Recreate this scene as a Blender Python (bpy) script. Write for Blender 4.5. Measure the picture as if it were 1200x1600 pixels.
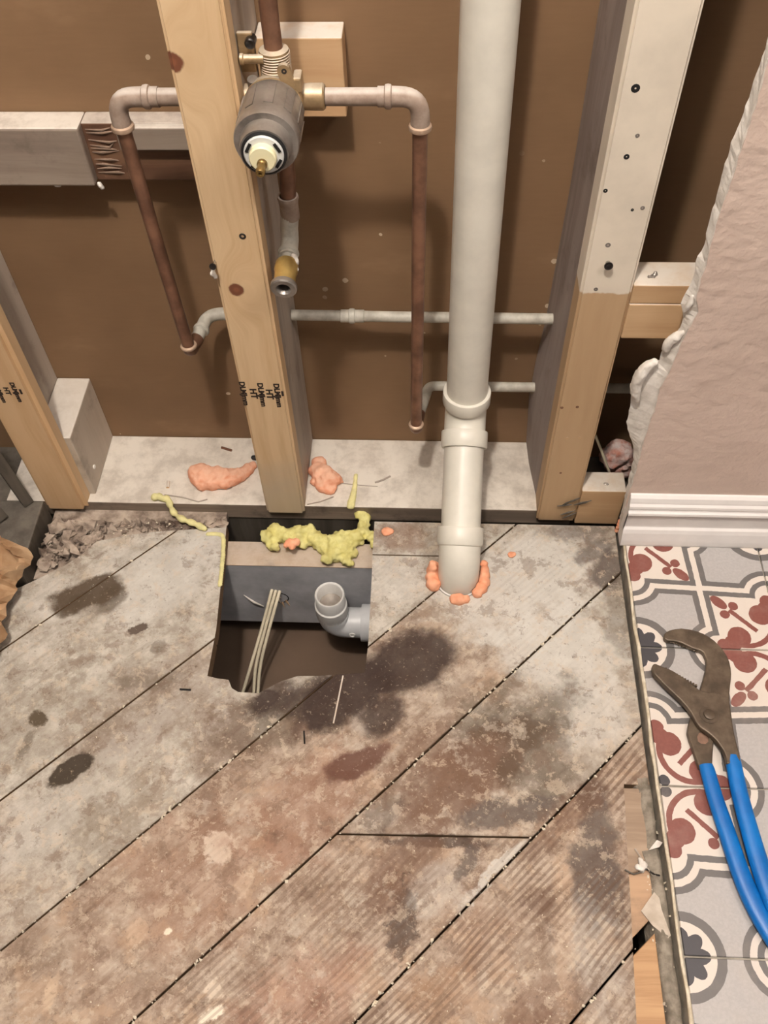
import bpy, bmesh, math, random
from mathutils import Vector, Matrix, noise as mnoise

for o in list(bpy.data.objects):
    bpy.data.objects.remove(o)
SC = bpy.context.scene
COL = SC.collection
random.seed(11)

# ------------------------------------------------------------------ camera
F_PX = 1400.0
YAW, PITCH, ROLL = math.radians(4.242), math.radians(-53.559), math.radians(2.313)
CAM = Vector((0.0, -0.87, 1.19))
RM = Matrix.Rotation(YAW, 3, 'Z') @ Matrix.Rotation(PITCH, 3, 'X') @ Matrix.Rotation(ROLL, 3, 'Y')
cam_data = bpy.data.cameras.new('camera')
cam = bpy.data.objects.new('camera', cam_data)
COL.objects.link(cam)
_r, _f, _u = RM.col[0], RM.col[1], RM.col[2]
cam.matrix_world = Matrix((( _r[0], _u[0], -_f[0], CAM[0]), (_r[1], _u[1], -_f[1], CAM[1]), (_r[2], _u[2], -_f[2], CAM[2]), (0, 0, 0, 1)))
cam_data.sensor_fit = 'VERTICAL'
cam_data.sensor_height = 36.0
cam_data.lens = F_PX / 1600.0 * 36.0
cam_data.clip_start = 0.02
SC.camera = cam

# ------------------------------------------------------------------ world, lamps, exposure
world = bpy.data.worlds.new('world')
SC.world = world
world.use_nodes = True
bg = world.node_tree.nodes['Background']
bg.inputs['Color'].default_value = (1.0, 0.93, 0.84, 1)
bg.inputs['Strength'].default_value = 0.08


def lamp(name, loc, energy, color, radius):
    d = bpy.data.lights.new(name, 'POINT')
    d.energy, d.color, d.shadow_soft_size = energy, color, radius
    o = bpy.data.objects.new(name, d)
    o.location = loc
    COL.objects.link(o)
    return o


lamp('ceiling_lamp', (-0.20, -0.80, 2.28), 88, (1.0, 0.925, 0.84), 0.045)
lamp('vanity_lamp', (1.0, -0.95, 2.15), 25, (1.0, 0.94, 0.89), 0.14)
vs = SC.view_settings
vs.view_transform = 'Standard'
vs.look = 'None'
vs.gamma = 1.0
vs.use_curve_mapping = False
vs.exposure = 0.27


# ------------------------------------------------------------------ helpers: measuring the place
def _ray(x, y):
    return RM @ Vector(((x - 600) / F_PX, 1.0, -(y - 800) / F_PX))


def PY(x, y, Y=0.0):
    d = _ray(x, y)
    return CAM + d * ((Y - CAM.y) / d.y)


def PZ(x, y, Z=0.0):
    d = _ray(x, y)
    return CAM + d * ((Z - CAM.z) / d.z)


# ------------------------------------------------------------------ helpers: materials
def srgb(r, g, b):
    f = lambda c: (c / 255 / 12.92) if c / 255 <= .04045 else ((c / 255 + .055) / 1.055) ** 2.4
    return (f(r), f(g), f(b), 1.0)


class NT:
    def __init__(s, tree):
        s.t = tree

    def put(s, sock, v):
        if isinstance(v, bpy.types.NodeSocket):
            s.t.links.new(v, sock)
        elif v is not None:
            if hasattr(sock.default_value, '__len__') and not hasattr(v, '__len__'):
                v = [v] * len(sock.default_value)
            if hasattr(sock.default_value, '__len__'):
                v = list(v)[:len(sock.default_value)]
            sock.default_value = v

    def n(s, typ, props=None, **ins):
        nd = s.t.nodes.new(typ)
        for k, v in (props or {}).items():
            setattr(nd, k, v)
        for k, v in ins.items():
            s.put(nd.inputs[k.replace('_', ' ')] if not k.startswith('i') or not k[1:].isdigit() else nd.inputs[int(k[1:])], v)
        return nd

    def m(s, op, a, b=None, c=None, clamp=False):
        nd = s.t.nodes.new('ShaderNodeMath')
        nd.operation, nd.use_clamp = op, clamp
        for i, v in enumerate((a, b, c)):
            if v is not None:
                s.put(nd.inputs[i], v)
        return nd.outputs[0]

    def vm(s, op, a, b=None, out=0):
        nd = s.t.nodes.new('ShaderNodeVectorMath')
        nd.operation = op
        s.put(nd.inputs[0], a)
        if b is not None:
            if op == 'SCALE':
                s.put(nd.inputs['Scale'], b)
            else:
                s.put(nd.inputs[1], b)
        return nd.outputs[out]

    def mix(s, fac, a, b, blend='MIX'):
        nd = s.t.nodes.new('ShaderNodeMix')
        nd.data_type = 'RGBA'
        nd.blend_type = blend
        s.put(nd.inputs[0], fac)
        s.put(nd.inputs[6], a)
        s.put(nd.inputs[7], b)
        return nd.outputs[2]

    def noise(s, vec, scale, detail=4, rough=.6, dist=0.0, col=False):
        nd = s.n('ShaderNodeTexNoise', Vector=vec, Scale=scale, Detail=detail, Roughness=rough, Distortion=dist)
        return nd.outputs['Color' if col else 'Fac']

    def step(s, v, lo, hi, a=0.0, b=1.0):
        nd = s.n('ShaderNodeMapRange', {'interpolation_type': 'SMOOTHSTEP'}, Value=v, From_Min=lo, From_Max=hi, To_Min=a, To_Max=b)
        return nd.outputs[0]

    def xyz(s, x, y, z):
        return s.n('ShaderNodeCombineXYZ', X=x, Y=y, Z=z).outputs[0]

    def sep(s, v):
        nd = s.n('ShaderNodeSeparateXYZ', Vector=v)
        return nd.outputs

    def obj(s):
        return s.n('ShaderNodeTexCoord').outputs['Object']

    def pos(s):
        return s.n('ShaderNodeNewGeometry').outputs['Position']

    def nz(s):
        g = s.n('ShaderNodeNewGeometry').outputs['Normal']
        return s.sep(g)[2]


def mat(name, build):
    m = bpy.data.materials.new(name)
    m.use_nodes = True
    nt = NT(m.node_tree)
    bs = m.node_tree.nodes['Principled BSDF']

    def out(color=None, rough=None, metal=None, bump=None, bstr=.3, bdist=.002, spec=None, **kw):
        if color is not None: nt.put(bs.inputs['Base Color'], color)
        if rough is not None: nt.put(bs.inputs['Roughness'], rough)
        if metal is not None: nt.put(bs.inputs['Metallic'], metal)
        if spec is not None: nt.put(bs.inputs['Specular IOR Level'], spec)
        if bump is not None:
            b = nt.n('ShaderNodeBump', Strength=bstr, Distance=bdist, Height=bump)
            nt.put(bs.inputs['Normal'], b.outputs[0])
        for k, v in kw.items():
            nt.put(bs.inputs[k.replace('_', ' ')], v)
    build(nt, out)
    return m


def dusted(nt, col, dust, amount=1.0, scale=25, lo=.55, hi=.9, vec=None):
    """loose plaster dust lying on whatever faces up"""
    up = nt.step(nt.nz(), lo, hi)
    n = nt.step(nt.noise(vec if vec is not None else nt.pos(), scale, 6, .7), .30, .62)
    f = nt.m('MULTIPLY', nt.m('MULTIPLY', up, nt.m('MULTIPLY_ADD', n, .45, .55)), amount)
    return nt.mix(f, col, dust)


DUST = srgb(216, 208, 197)


def wood(name, c1, c2, ring=60, dust=0.0, dirt=None, along='Z', knots=(), rough=.65, paint=None, dustcol=None, bs=.15, film=None):
    """sawn timber; grain runs along the given local axis"""
    def b(nt, out):
        o = nt.obj()
        s = {'X': (2.2, ring, ring), 'Y': (ring, 2.2, ring), 'Z': (ring, ring, 2.2)}[along]
        w = nt.vm('ADD', o, nt.vm('SCALE', nt.noise(o, 3.0, 3, .5, col=True), .05))
        for (kx, kz, r) in knots:            # grain bends round each knot
            x, y, z = nt.sep(o)
            d = nt.vm('LENGTH', nt.xyz(nt.m('SUBTRACT', x, kx), 0.0, nt.m('MULTIPLY', nt.m('SUBTRACT', z, kz), .55)), out=1)
            push = nt.step(d, r * .6, r * 4.0, .035, 0.0)
            w = nt.vm('ADD', w, nt.xyz(push, 0.0, 0.0))
        g = nt.noise(nt.vm('MULTIPLY', w, s), 1.0, 5, .62)
        big = nt.noise(nt.vm('MULTIPLY', w, [v * .28 for v in s]), 1.0, 3, .5)
        col = nt.mix(nt.step(g, .34, .68), c1, c2)
        col = nt.mix(nt.step(big, .3, .75, 0, .45), col, c2)
        for (kx, kz, r) in knots:
            x, y, z = nt.sep(o)
            d = nt.vm('LENGTH', nt.xyz(nt.m('SUBTRACT', x, kx), 0.0, nt.m('SUBTRACT', z, kz)), out=1)
            d = nt.m('ADD', d, nt.m('MULTIPLY_ADD', nt.noise(o, 120, 2), .004, -.002))
            col = nt.mix(nt.step(d, r * 1.05, r * .75), col, srgb(112, 66, 44))
            col = nt.mix(nt.m('MULTIPLY', nt.step(d, r * .5, r * .2), .5), col, srgb(140, 88, 60))
        if dirt:
            col = nt.mix(nt.step(nt.noise(o, 14, 6, .7), .52, .72, 0, .7), col, dirt)
        if film:                              # grubby film of plaster dust wiped on the foot of the stud
            z = nt.sep(nt.pos())[2]
            e = nt.m('ADD', z, nt.m('MULTIPLY_ADD', nt.noise(nt.pos(), 14, 4), .16, -.08))
            col = nt.mix(nt.step(e, film[1], film[1] - .12, 0, .8), col, film[0])
        if paint:                             # old paint coat above a height
            pc, zlo = paint
            z = nt.sep(nt.pos())[2]
            e = nt.m('ADD', z, nt.m('MULTIPLY_ADD', nt.noise(nt.pos(), 45, 3), .01, -.005))
            pcol = nt.mix(nt.step(nt.noise(o, 9, 5, .6), .35, .7), pc, [v * .84 for v in pc[:3]] + [1])
            col = nt.mix(nt.step(e, zlo - .0015, zlo + .0015), col, pcol)
        if dust:
            col = dusted(nt, col, dustcol or DUST, dust)
        out(col, rough, bump=nt.m('ADD', g, nt.m('MULTIPLY', nt.noise(o, 220, 2), .3)), bstr=bs, bdist=.0015)
    return mat(name, b)


def plain(name, c, rough=.5, metal=0.0, var=.12, scale=40, bump=.1, dust=0.0, c2=None, spec=None, dustcol=None, bdist=.001, **kw):
    def b(nt, out):
        o = nt.obj()
        n = nt.noise(o, scale, 5, .6)
        c_ = c2 or tuple(v * (1 - 2.2 * var) for v in c[:3]) + (1,)
        col = nt.mix(nt.step(n, .3, .7), c, c_)
        if dust:
            col = dusted(nt, col, dustcol or DUST, dust)
        out(col, rough, metal, bump=n, bstr=bump, bdist=bdist, spec=spec, **kw)
    return mat(name, b)


M = {}
M['pine'] = wood('pine', srgb(218, 189, 150), srgb(200, 166, 125), ring=48, film=(srgb(188, 172, 150), .16), knots=((.0225, .4658, .0105), (.0045, .7478, .011)))
M['pine_left'] = wood('pine_left', srgb(214, 182, 142), srgb(196, 160, 120), ring=44)
M['stud_painted'] = wood('stud_painted', srgb(192, 162, 126), srgb(176, 146, 111), ring=26, paint=(srgb(226, 214, 196), .4655))
M['old_wood'] = wood('old_wood', srgb(196, 184, 168), srgb(174, 160, 144), ring=22, dust=.95, dirt=srgb(150, 136, 120))
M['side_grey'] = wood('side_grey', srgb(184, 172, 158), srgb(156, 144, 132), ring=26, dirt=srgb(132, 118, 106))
M['side_grey_shaded'] = wood('side_grey_shaded', srgb(152, 139, 132), srgb(124, 111, 105), ring=26, dirt=srgb(104, 91, 84))  # side_grey darkened: shade on the right stud's flank put into the colour
M['plate'] = wood('plate', srgb(150, 134, 118), srgb(118, 104, 90), ring=40, along='X', dust=1.0, dirt=srgb(70, 58, 48), dustcol=srgb(218, 210, 198))
M['blocking'] = wood('blocking', srgb(156, 142, 128), srgb(126, 112, 100), ring=30, along='X', dust=1.0, dirt=srgb(104, 90, 78))
M['blocking_raw'] = wood('blocking_raw', srgb(122, 90, 66), srgb(92, 62, 44), ring=60, along='X', dust=.8, dirt=srgb(70, 48, 36))
M['blocking_fibre'] = plain('blocking_fibre', srgb(146, 122, 104), .9, var=.2)
M['block_pale'] = wood('block_pale', srgb(206, 172, 132), srgb(190, 152, 112), ring=40, along='X', dust=1.0)
M['block_tan'] = wood('block_tan', srgb(200, 168, 130), srgb(184, 150, 112), ring=40, along='X', dust=.9)
M['joist'] = plain('joist', srgb(194, 194, 197), .7, var=.16, scale=9, bump=.2, c2=srgb(150, 150, 153))
M['joist_raw'] = wood('joist_raw', srgb(166, 138, 106), srgb(124, 98, 74), ring=40, along='X', dust=.5, dirt=srgb(90, 70, 52))
M['dark_timber'] = wood('dark_timber', srgb(96, 88, 78), srgb(62, 56, 48), ring=35, dust=.06, dirt=srgb(44, 38, 32))
M['pine_strip'] = wood('pine_strip', srgb(198, 160, 118), srgb(168, 128, 90), ring=90, along='X', dirt=srgb(142, 116, 92))
M['pine_grey'] = wood('pine_grey', srgb(172, 150, 128), srgb(142, 120, 100), ring=40, along='X', dirt=srgb(112, 94, 78))
M['pine_dirty'] = wood('pine_dirty', srgb(190, 156, 124), srgb(158, 128, 102), ring=50, along='X', dirt=srgb(126, 106, 88))
M['pvc'] = plain('pvc', srgb(226, 221, 208), .38, var=.06, scale=18, bump=.03, dust=.25, dustcol=srgb(226, 220, 210))
M['pvc_grey'] = plain('pvc_grey', srgb(206, 207, 209), .4, var=.06, scale=30, bump=.05)
M['pvc_white'] = plain('pvc_white', srgb(222, 220, 216), .35, var=.04, scale=30, bump=.04)
M['copper'] = plain('copper', srgb(144, 106, 84), .42, .45, var=.2, scale=28, bump=.06, c2=srgb(106, 76, 60))
M['copper_dusty'] = plain('copper_dusty', srgb(162, 144, 130), .7, .1, var=.2, scale=90, bump=.35, c2=srgb(140, 120, 106), dust=1.0, dustcol=srgb(202, 193, 184))
M['solder'] = plain('solder', srgb(196, 168, 144), .45, .35, var=.15, scale=70, bump=.3)
M['pipe_painted'] = plain('pipe_painted', srgb(196, 192, 180), .55, var=.14, scale=50, bump=.3, c2=srgb(160, 154, 142))
M['brass'] = plain('brass', srgb(214, 182, 112), .32, .7, var=.12, scale=40, bump=.05)
M['brass_stem'] = plain('brass_stem', srgb(150, 122, 72), .38, .7, var=.2, scale=60)
M['brass_dull'] = plain('brass_dull', srgb(178, 150, 112), .5, .45, var=.2, scale=40, bump=.15, dust=.9, dustcol=srgb(224, 212, 192))
M['steel_dull'] = plain('steel_dull', srgb(164, 157, 150), .36, .6, var=.22, scale=30, bump=.12, c2=srgb(108, 100, 94), dust=.35, dustcol=srgb(190, 180, 168))
M['chrome'] = plain('chrome', srgb(190, 188, 182), .25, .9, var=.15, scale=60, bump=.05)
M['rubber'] = plain('rubber', srgb(26, 24, 24), .6)
M['cartridge_white'] = plain('cartridge_white', srgb(214, 214, 210), .35, var=.05)
M['cartridge_cream'] = plain('cartridge_cream', srgb(236, 228, 188), .4, var=.03)
M['black'] = plain('black', srgb(14, 12, 12), .8)
M['ink'] = plain('ink', srgb(46, 32, 24), .8)
M['screw'] = plain('screw', srgb(74, 70, 68), .35, .8, var=.2, scale=80)
M['foam_orange'] = plain('foam_orange', srgb(238, 176, 142), .8, var=.14, scale=60, bump=.4, c2=srgb(228, 150, 112), bdist=.003)
M['foam_orange_dust'] = plain('foam_orange_dust', srgb(238, 178, 148), .85, var=.14, scale=90, bump=.6, c2=srgb(226, 152, 118), dust=.5, dustcol=srgb(232, 196, 170), bdist=.003)
M['foam_yellow'] = plain('foam_yellow', srgb(220, 214, 146), .8, var=.15, scale=70, bump=.5, c2=srgb(198, 188, 112), bdist=.003)
M['foam_yellow_pale'] = plain('foam_yellow_pale', srgb(230, 222, 160), .7, var=.1, scale=60, bump=.3)
M['cable'] = plain('cable', srgb(220, 210, 184), .5, var=.06)
M['void'] = plain('void', srgb(96, 78, 63), .9, var=.1, scale=8)
M['mortar'] = plain('mortar', srgb(156, 147, 133), .9, var=.2, scale=60, bump=.9, c2=srgb(110, 101, 89), bdist=.004)
M['grout'] = plain('grout', srgb(176, 168, 154), .9, var=.2, scale=50, bump=.5)
M['caulk'] = plain('caulk', srgb(226, 216, 196), .7, var=.12, scale=60, bump=.3, c2=srgb(186, 172, 146))
M['gypsum'] = plain('gypsum', srgb(236, 230, 222), .85, var=.1, scale=50, bump=.7, c2=srgb(204, 196, 186), bdist=.004)
M['paper_torn'] = plain('paper_torn', srgb(206, 194, 180), .85, var=.1, scale=40, bump=.4, c2=srgb(178, 164, 148))
M['baseboard'] = plain('baseboard', srgb(238, 232, 228), .4, var=.03, scale=30, bump=.05)
M['plier_steel'] = plain('plier_steel', srgb(108, 94, 78), .5, .35, var=.22, scale=38, bump=.25, c2=srgb(74, 62, 50))
M['plier_rust'] = plain('plier_rust', srgb(150, 116, 96), .7, var=.2)
M['grip_blue'] = plain('grip_blue', srgb(0, 112, 192), .42, var=.08, scale=20, bump=.05, c2=srgb(0, 94, 170))
M['brown_paper'] = plain('brown_paper', srgb(186, 156, 122), .85, var=.2, scale=18, bump=.5, c2=srgb(152, 116, 82), bdist=.006)
M['rubble'] = plain('rubble', srgb(184, 168, 152), .95, var=.3, scale=28, bump=.8, c2=srgb(84, 68, 58), bdist=.003)
M['plaster_bits'] = plain('plaster_bits', srgb(226, 214, 192), .9, var=.15, scale=80, bump=.5)
M['twig'] = plain('twig', srgb(120, 78, 54), .8, var=.2)
M['insulation'] = plain('insulation', srgb(222, 206, 200), .95, var=.2, scale=60, bump=.9, c2=srgb(196, 130, 110), bdist=.006)


def b_drywall_back(nt, out):
    p = nt.pos()
    col = nt.mix(nt.step(nt.noise(p, 3.5, 4, .5), .35, .7), srgb(132, 103, 74), srgb(117, 90, 63))
    x, y, z = nt.sep(p)
    fib = nt.noise(nt.vm('MULTIPLY', p, (30, 30, 260)), 1.0, 3, .6)
    col = nt.mix(nt.step(fib, .35, .7, 0, .08), col, srgb(104, 78, 52))
    # flecks of plaster spatter stuck to the paper
    v = nt.n('ShaderNodeTexVoronoi', {'feature': 'F1'}, Vector=p, Scale=34.0, Randomness=1.0)
    rnd = nt.sep(v.outputs['Color'])[0]
    size = nt.m('MULTIPLY', nt.step(rnd, .50, 1.0), .15)
    dots = nt.m('LESS_THAN', nt.m('ADD', v.outputs['Distance'], nt.m('MULTIPLY_ADD', nt.noise(p, 160, 2), .08, -.04)), size)
    patch = nt.step(nt.noise(p, 2.2, 2, .5), .42, .55)
    col = nt.mix(nt.m('MULTIPLY', nt.m('MULTIPLY', dots, patch), .75), col, srgb(222, 204, 178))
    # brushed joint compound smears low on the board
    col = nt.mix(nt.step(nt.noise(nt.vm('MULTIPLY', p, (4, 4, 9)), 1.0, 5, .6), .56, .74, 0, .25), col, srgb(168, 136, 104))
    out(col, .8, bump=fib, bstr=.06)


M['drywall_back'] = mat('drywall_back', b_drywall_back)


def b_wall_paint(nt, out):
    p = nt.pos()
    n = nt.noise(p, 55, 4, .55)
    n2 = nt.noise(nt.vm('MULTIPLY', p, (22, 22, 30)), 1.0, 4, .6)
    col = nt.mix(nt.step(nt.noise(p, 5, 4), .3, .7), srgb(216, 194, 180), srgb(204, 182, 168))
    out(col, .38, bump=nt.m('ADD', n, nt.m('MULTIPLY', n2, .8)), bstr=.55, bdist=.005)


M['wall_paint'] = mat('wall_paint', b_wall_paint)

# --- the blob group: an ellipse with a soft edge, for stains that have a shape of their own
BLOB = bpy.data.node_groups.new('blob', 'ShaderNodeTree')
for nm, st in (('P', 'NodeSocketVector'), ('C', 'NodeSocketVector'), ('Ang', 'NodeSocketFloat'), ('R', 'NodeSocketVector'), ('Soft', 'NodeSocketFloat'), ('N', 'NodeSocketFloat'), ('Rag', 'NodeSocketFloat')):
    BLOB.interface.new_socket(nm, in_out='INPUT', socket_type=st)
BLOB.interface.new_socket('Fac', in_out='OUTPUT', socket_type='NodeSocketFloat')
_g = NT(BLOB)
_i = BLOB.nodes.new('NodeGroupInput')
_o = BLOB.nodes.new('NodeGroupOutput')
_d = _g.vm('MULTIPLY', _g.vm('SUBTRACT', _i.outputs['P'], _i.outputs['C']), (1, 1, 0))
_rt = _g.n('ShaderNodeVectorRotate', {'rotation_type': 'Z_AXIS'}, Vector=_d, Angle=_i.outputs['Ang'])
_l = _g.vm('LENGTH', _g.vm('DIVIDE', _rt.outputs[0], _i.outputs['R']), out=1)
_l = _g.m('MULTIPLY_ADD', _g.m('SUBTRACT', _i.outputs['N'], .5), _i.outputs['Rag'], _l)
_mr = _g.n('ShaderNodeMapRange', {'interpolation_type': 'SMOOTHSTEP'}, Value=_l,
           From_Min=_g.m('SUBTRACT', 1.0, _i.outputs['Soft']), From_Max=_g.m('ADD', 1.0, _i.outputs['Soft']), To_Min=1.0, To_Max=0.0)
BLOB.links.new(_mr.outputs[0], _o.inputs[0])


def blob_px(x, y, rx, ry, ang_px):
    """a stain measured on the floor: centre, half sizes and tilt -> floor plane ellipse"""
    c = PZ(x, y)
    a = math.radians(ang_px)
    e1 = PZ(x + rx * math.cos(a), y - rx * math.sin(a)) - c
    e2 = PZ(x - ry * math.sin(a), y - ry * math.cos(a)) - c
    return c, math.atan2(e1.y, e1.x), e1.length, e2.length


def b_floor(nt, out, strip):
    p = nt.pos()
    x, y, z = nt.sep(p)
    u = nt.m('MULTIPLY', nt.m('ADD', x, y), .7071)
    v = nt.m('MULTIPLY', nt.m('SUBTRACT', y, x), .7071)
    info = nt.n('ShaderNodeObjectInfo')
    oc = nt.sep(nt.vm('MULTIPLY', info.outputs['Color'], (1, 1, 1)))    # R greyness, G grain, B redness of this plank
    rnd = info.outputs['Random']
    gv = nt.xyz(nt.m('MULTIPLY', u, 5.0), nt.m('ADD', nt.m('MULTIPLY', v, 130.0), nt.m('MULTIPLY', nt.noise(p, 5, 3), 5.0)), nt.m('MULTIPLY', rnd, 20))
    grain = nt.noise(gv, 1.0, 5, .65)
    rv = nt.m('ADD', nt.m('MULTIPLY', v, 720.0), nt.m('MULTIPLY', nt.noise(nt.xyz(nt.m('MULTIPLY', u, 2.0), nt.m('MULTIPLY', v, 9.0), rnd), 1.0, 3, .55), 34.0))
    rings = nt.m('MULTIPLY_ADD', nt.m('SINE', rv), .5, .5)
    warp = nt.vm('ADD', p, nt.vm('SCALE', nt.vm('SUBTRACT', nt.noise(p, 16, 6, .68, col=True), (.5, .5, .5)), .045))
    warp2 = nt.vm('ADD', p, nt.vm('SCALE', nt.vm('SUBTRACT', nt.noise(p, 30, 5, .65, col=True), (.5, .5, .5)), .025))
    nb = nt.noise(warp, 6, 6, .65)
    rag = nt.noise(p, 21, 6, .66)
    rag2 = nt.noise(p, 90, 5, .6)
    streak = nt.noise(nt.vm('MULTIPLY', nt.xyz(u, v, 0.0), (9, 75, 1)), 1.0, 6, .65)
    blotch = nt.noise(nt.vm('ADD', p, (3.1, 1.7, 0)), 13, 6, .7)
    nm = nt.noise(p, 28, 5, .72)
    nf = nt.noise(nt.vm('MULTIPLY', nt.xyz(u, v, 0.0), (60, 140, 1)), 1.0, 6, .7)
    # weathered grey plank / bare red-brown plank
    grey = nt.mix(nt.step(nm, .30, .70), srgb(206, 201, 191), srgb(164, 155, 143))
    grey = nt.mix(nt.step(nb, .46, .68, 0, .65), grey, srgb(140, 128, 114))
    brown = nt.mix(nt.step(nm, .34, .66), srgb(186, 170, 154), srgb(146, 128, 113))
    brown = nt.mix(nt.step(nb, .45, .75, 0, .8), brown, srgb(152, 124, 104))
    brown = nt.mix(nt.m('MULTIPLY', nt.step(nf, .58, .72), .7), brown, srgb(202, 176, 148))
    grey = nt.mix(nt.step(streak, .50, .70, 0, .45), grey, srgb(134, 121, 107))
    grey = nt.mix(nt.step(blotch, .52, .60, 0, .5), grey, srgb(138, 125, 110))
    brown = nt.mix(nt.step(streak, .50, .68, 0, .5), brown, srgb(112, 86, 68))
    brown = nt.mix(nt.step(blotch, .53, .60, 0, .5), brown, srgb(188, 162, 138))
    brown = nt.mix(nt.step(blotch, .46, .38, 0, .5), brown, srgb(104, 78, 62))
    f = nt.step(nt.m('ADD', nt.m('ADD', oc[0], nt.m('MULTIPLY_ADD', y, .9, .38)), nt.m('MULTIPLY_ADD', nb, 1.1, -.55)), .25, .75)
    col = nt.mix(f, brown, grey)
    # blurred regions: (px, py, rx, ry, tilt, colour, strength, softness, warp)
    D = srgb(58, 43, 36)
    O = srgb(84, 70, 54)
    W = srgb(210, 207, 200)
    R = srgb(96, 62, 48)
    T = srgb(112, 84, 66)
    K = srgb(92, 82, 76)
    blobs = [
        (820, 910, 120, 70, 25, W, .75, .6, 1), (880, 1010, 90, 80, 30, W, .7, .6, 1), (930, 1120, 70, 45, 40, W, .45, .6, 1),
        (250, 900, 90, 60, 35, W, .6, .6, 1), (320, 840, 40, 40, 0, W, .4, .6, 1), (100, 930, 70, 40, 35, W, .35, .6, 1),
        (620, 900, 50, 40, 20, W, .4, .6, 1), (60, 1290, 90, 40, 35, W, .35, .7, 1), (215, 1150, 80, 20, 38, W, .45, .7, 1),
        (260, 1090, 140, 60, 30, T, .35, .8, 1), (440, 1120, 120, 45, 25, O, .6, .6, 1), (350, 1170, 60, 50, 30, T, .4, .7, 1),
        (640, 1035, 78, 45, 25, D, .92, .25, 1), (540, 1085, 90, 38, 30, D, .95, .25, 1), (600, 1120, 40, 30, 40, D, .85, .3, 1),
        (500, 1110, 60, 16, 40, R, .5, .5, 1), (560, 1190, 62, 20, 28, R, .9, .25, 1), (430, 1090, 45, 24, 30, D, .7, .3, 1),
        (570, 1130, 26, 18, 20, W, .25, .4, 1), (418, 1096, 22, 16, 20, D, .8, .2, 1), (485, 1085, 50, 24, 25, D, .6, .3, 1),
        (800, 1150, 110, 45, 40, O, .65, .7, 1), (720, 1220, 120, 50, 38, T, .8, .5, 1), (660, 1180, 80, 30, 42, T, .6, .5, 1),
        (840, 1180, 60, 60, 40, O, .6, .6, 1), (760, 1100, 70, 24, 42, O, .5, .6, 1),
        (790, 1270, 70, 22, 10, K, .8, .4, 1), (680, 1315, 90, 10, -3, D, .75, .4, 2), (640, 1350, 60, 40, 20, T, .6, .4, 1),
        (630, 1440, 22, 60, -8, D, .72, .35, 1), (600, 1390, 30, 40, 0, T, .5, .5, 1), (690, 1390, 50, 40, 30, W, .3, .6, 1),
        (730, 1350, 14, 38, -30, K, .7, .4, 1), (780, 1360, 80, 8, 45, W, .7, .5, 1), (590, 1275, 40, 26, 45, D, .45, .5, 1),
        (930, 1330, 36, 100, -8, K, .8, .5, 1), (880, 1280, 70, 26, 40, T, .6, .6, 1), (960, 1400, 16, 60, -5, K, .6, .5, 1),
        (930, 1500, 50, 80, 10, W, .3, .8, 1), (850, 1580, 80, 40, 30, T, .5, .6, 1), (880, 1440, 14, 120, -6, srgb(196, 170, 146), .4, .6, 2),
        (955, 890, 36, 26, 40, K, .85, .5, 1), (930, 860, 30, 20, 30, K, .7, .6, 1), (900, 830, 50, 14, 0, K, .6, .6, 1),
        (965, 960, 24, 50, -8, O, .5, .7, 1),
        (140, 925, 58, 24, 18, O, .95, .2, 1), (175, 935, 30, 16, 40, O, .7, .3, 1), (110, 945, 26, 10, 25, O, .7, .3, 1),
        (110, 1203, 44, 17, 32, srgb(70, 60, 48), 1.0, .12, 2), (60, 1122, 12, 12, 40, srgb(92, 80, 64), 1.0, .2, 2),
        (40, 1165, 8, 26, -15, O, .5, .5, 2), (217, 982, 15, 6, 12, srgb(100, 88, 78), 1.0, .15, 2),
        (245, 1010, 14, 12, 0, O, .5, .5, 2), (240, 1060, 60, 12, 8, O, .35, .6, 1), (60, 1480, 50, 40, 20, O, .2, .8, 1),
        (340, 1325, 22, 24, 40, srgb(226, 214, 198), 1.0, .35, 1), (330, 1552, 14, 16, 45, srgb(224, 210, 192), .6, .5, 1),
        (325, 1590, 16, 8, 30, srgb(234, 222, 204), 1.0, .3, 1), (265, 1452, 6, 6, 30, srgb(232, 220, 200), 1.0, .3, 2),
        (385, 1380, 10, 26, -20, srgb(214, 194, 172), .5, .5, 1), (80, 1550, 8, 30, -12, srgb(206, 184, 160), .6, .5, 2), (215, 1450, 14, 20, -20, srgb(206, 184, 160), .6, .5, 1),
        (310, 1370, 120, 90, 35, srgb(156, 120, 98), .4, .8, 1), (470, 1560, 120, 60, 30, srgb(168, 126, 106), .4, .8, 1), (480, 1260, 110, 60, 35, srgb(148, 108, 86), .45, .7, 1),
        (630, 835, 40, 20, 0, srgb(120, 84, 62), .5, .6, 1), (690, 1560, 60, 40, 30, srgb(176, 142, 112), .4, .8, 1),
    ]
    def stains(col, sharp):
     for (bx, by, rx, ry, tilt, c, s, soft, wp) in blobs:
         if (soft <= .3) != sharp: continue
         ce, an, r1, r2 = blob_px(bx, by, rx, ry, tilt)
         if strip is not None and not (strip[1] - max(r1, r2) * 1.4 - .03 < (ce.y - ce.x) * .7071 < strip[0] + max(r1, r2) * 1.4 + .03): continue
         g = nt.t.nodes.new('ShaderNodeGroup')
         g.node_tree = BLOB
         nt.put(g.inputs['P'], warp if wp == 1 else warp2)
         g.inputs['C'].default_value = (ce.x, ce.y, 0)
         g.inputs['Ang'].default_value = -an
         g.inputs['R'].default_value = (r1, r2, 1)
         g.inputs['Soft'].default_value = soft * .55 if soft > .3 else soft
         nt.put(g.inputs['N'], rag if r1 > .02 else rag2)
         g.inputs['Rag'].default_value = 2.6 if soft > .5 else (1.7 if soft > .3 else (.9 if wp == 1 else .5))
         col = nt.mix(nt.m('MULTIPLY', g.outputs[0], s), col, c)
     return col
    col = stains(col, False)
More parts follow.
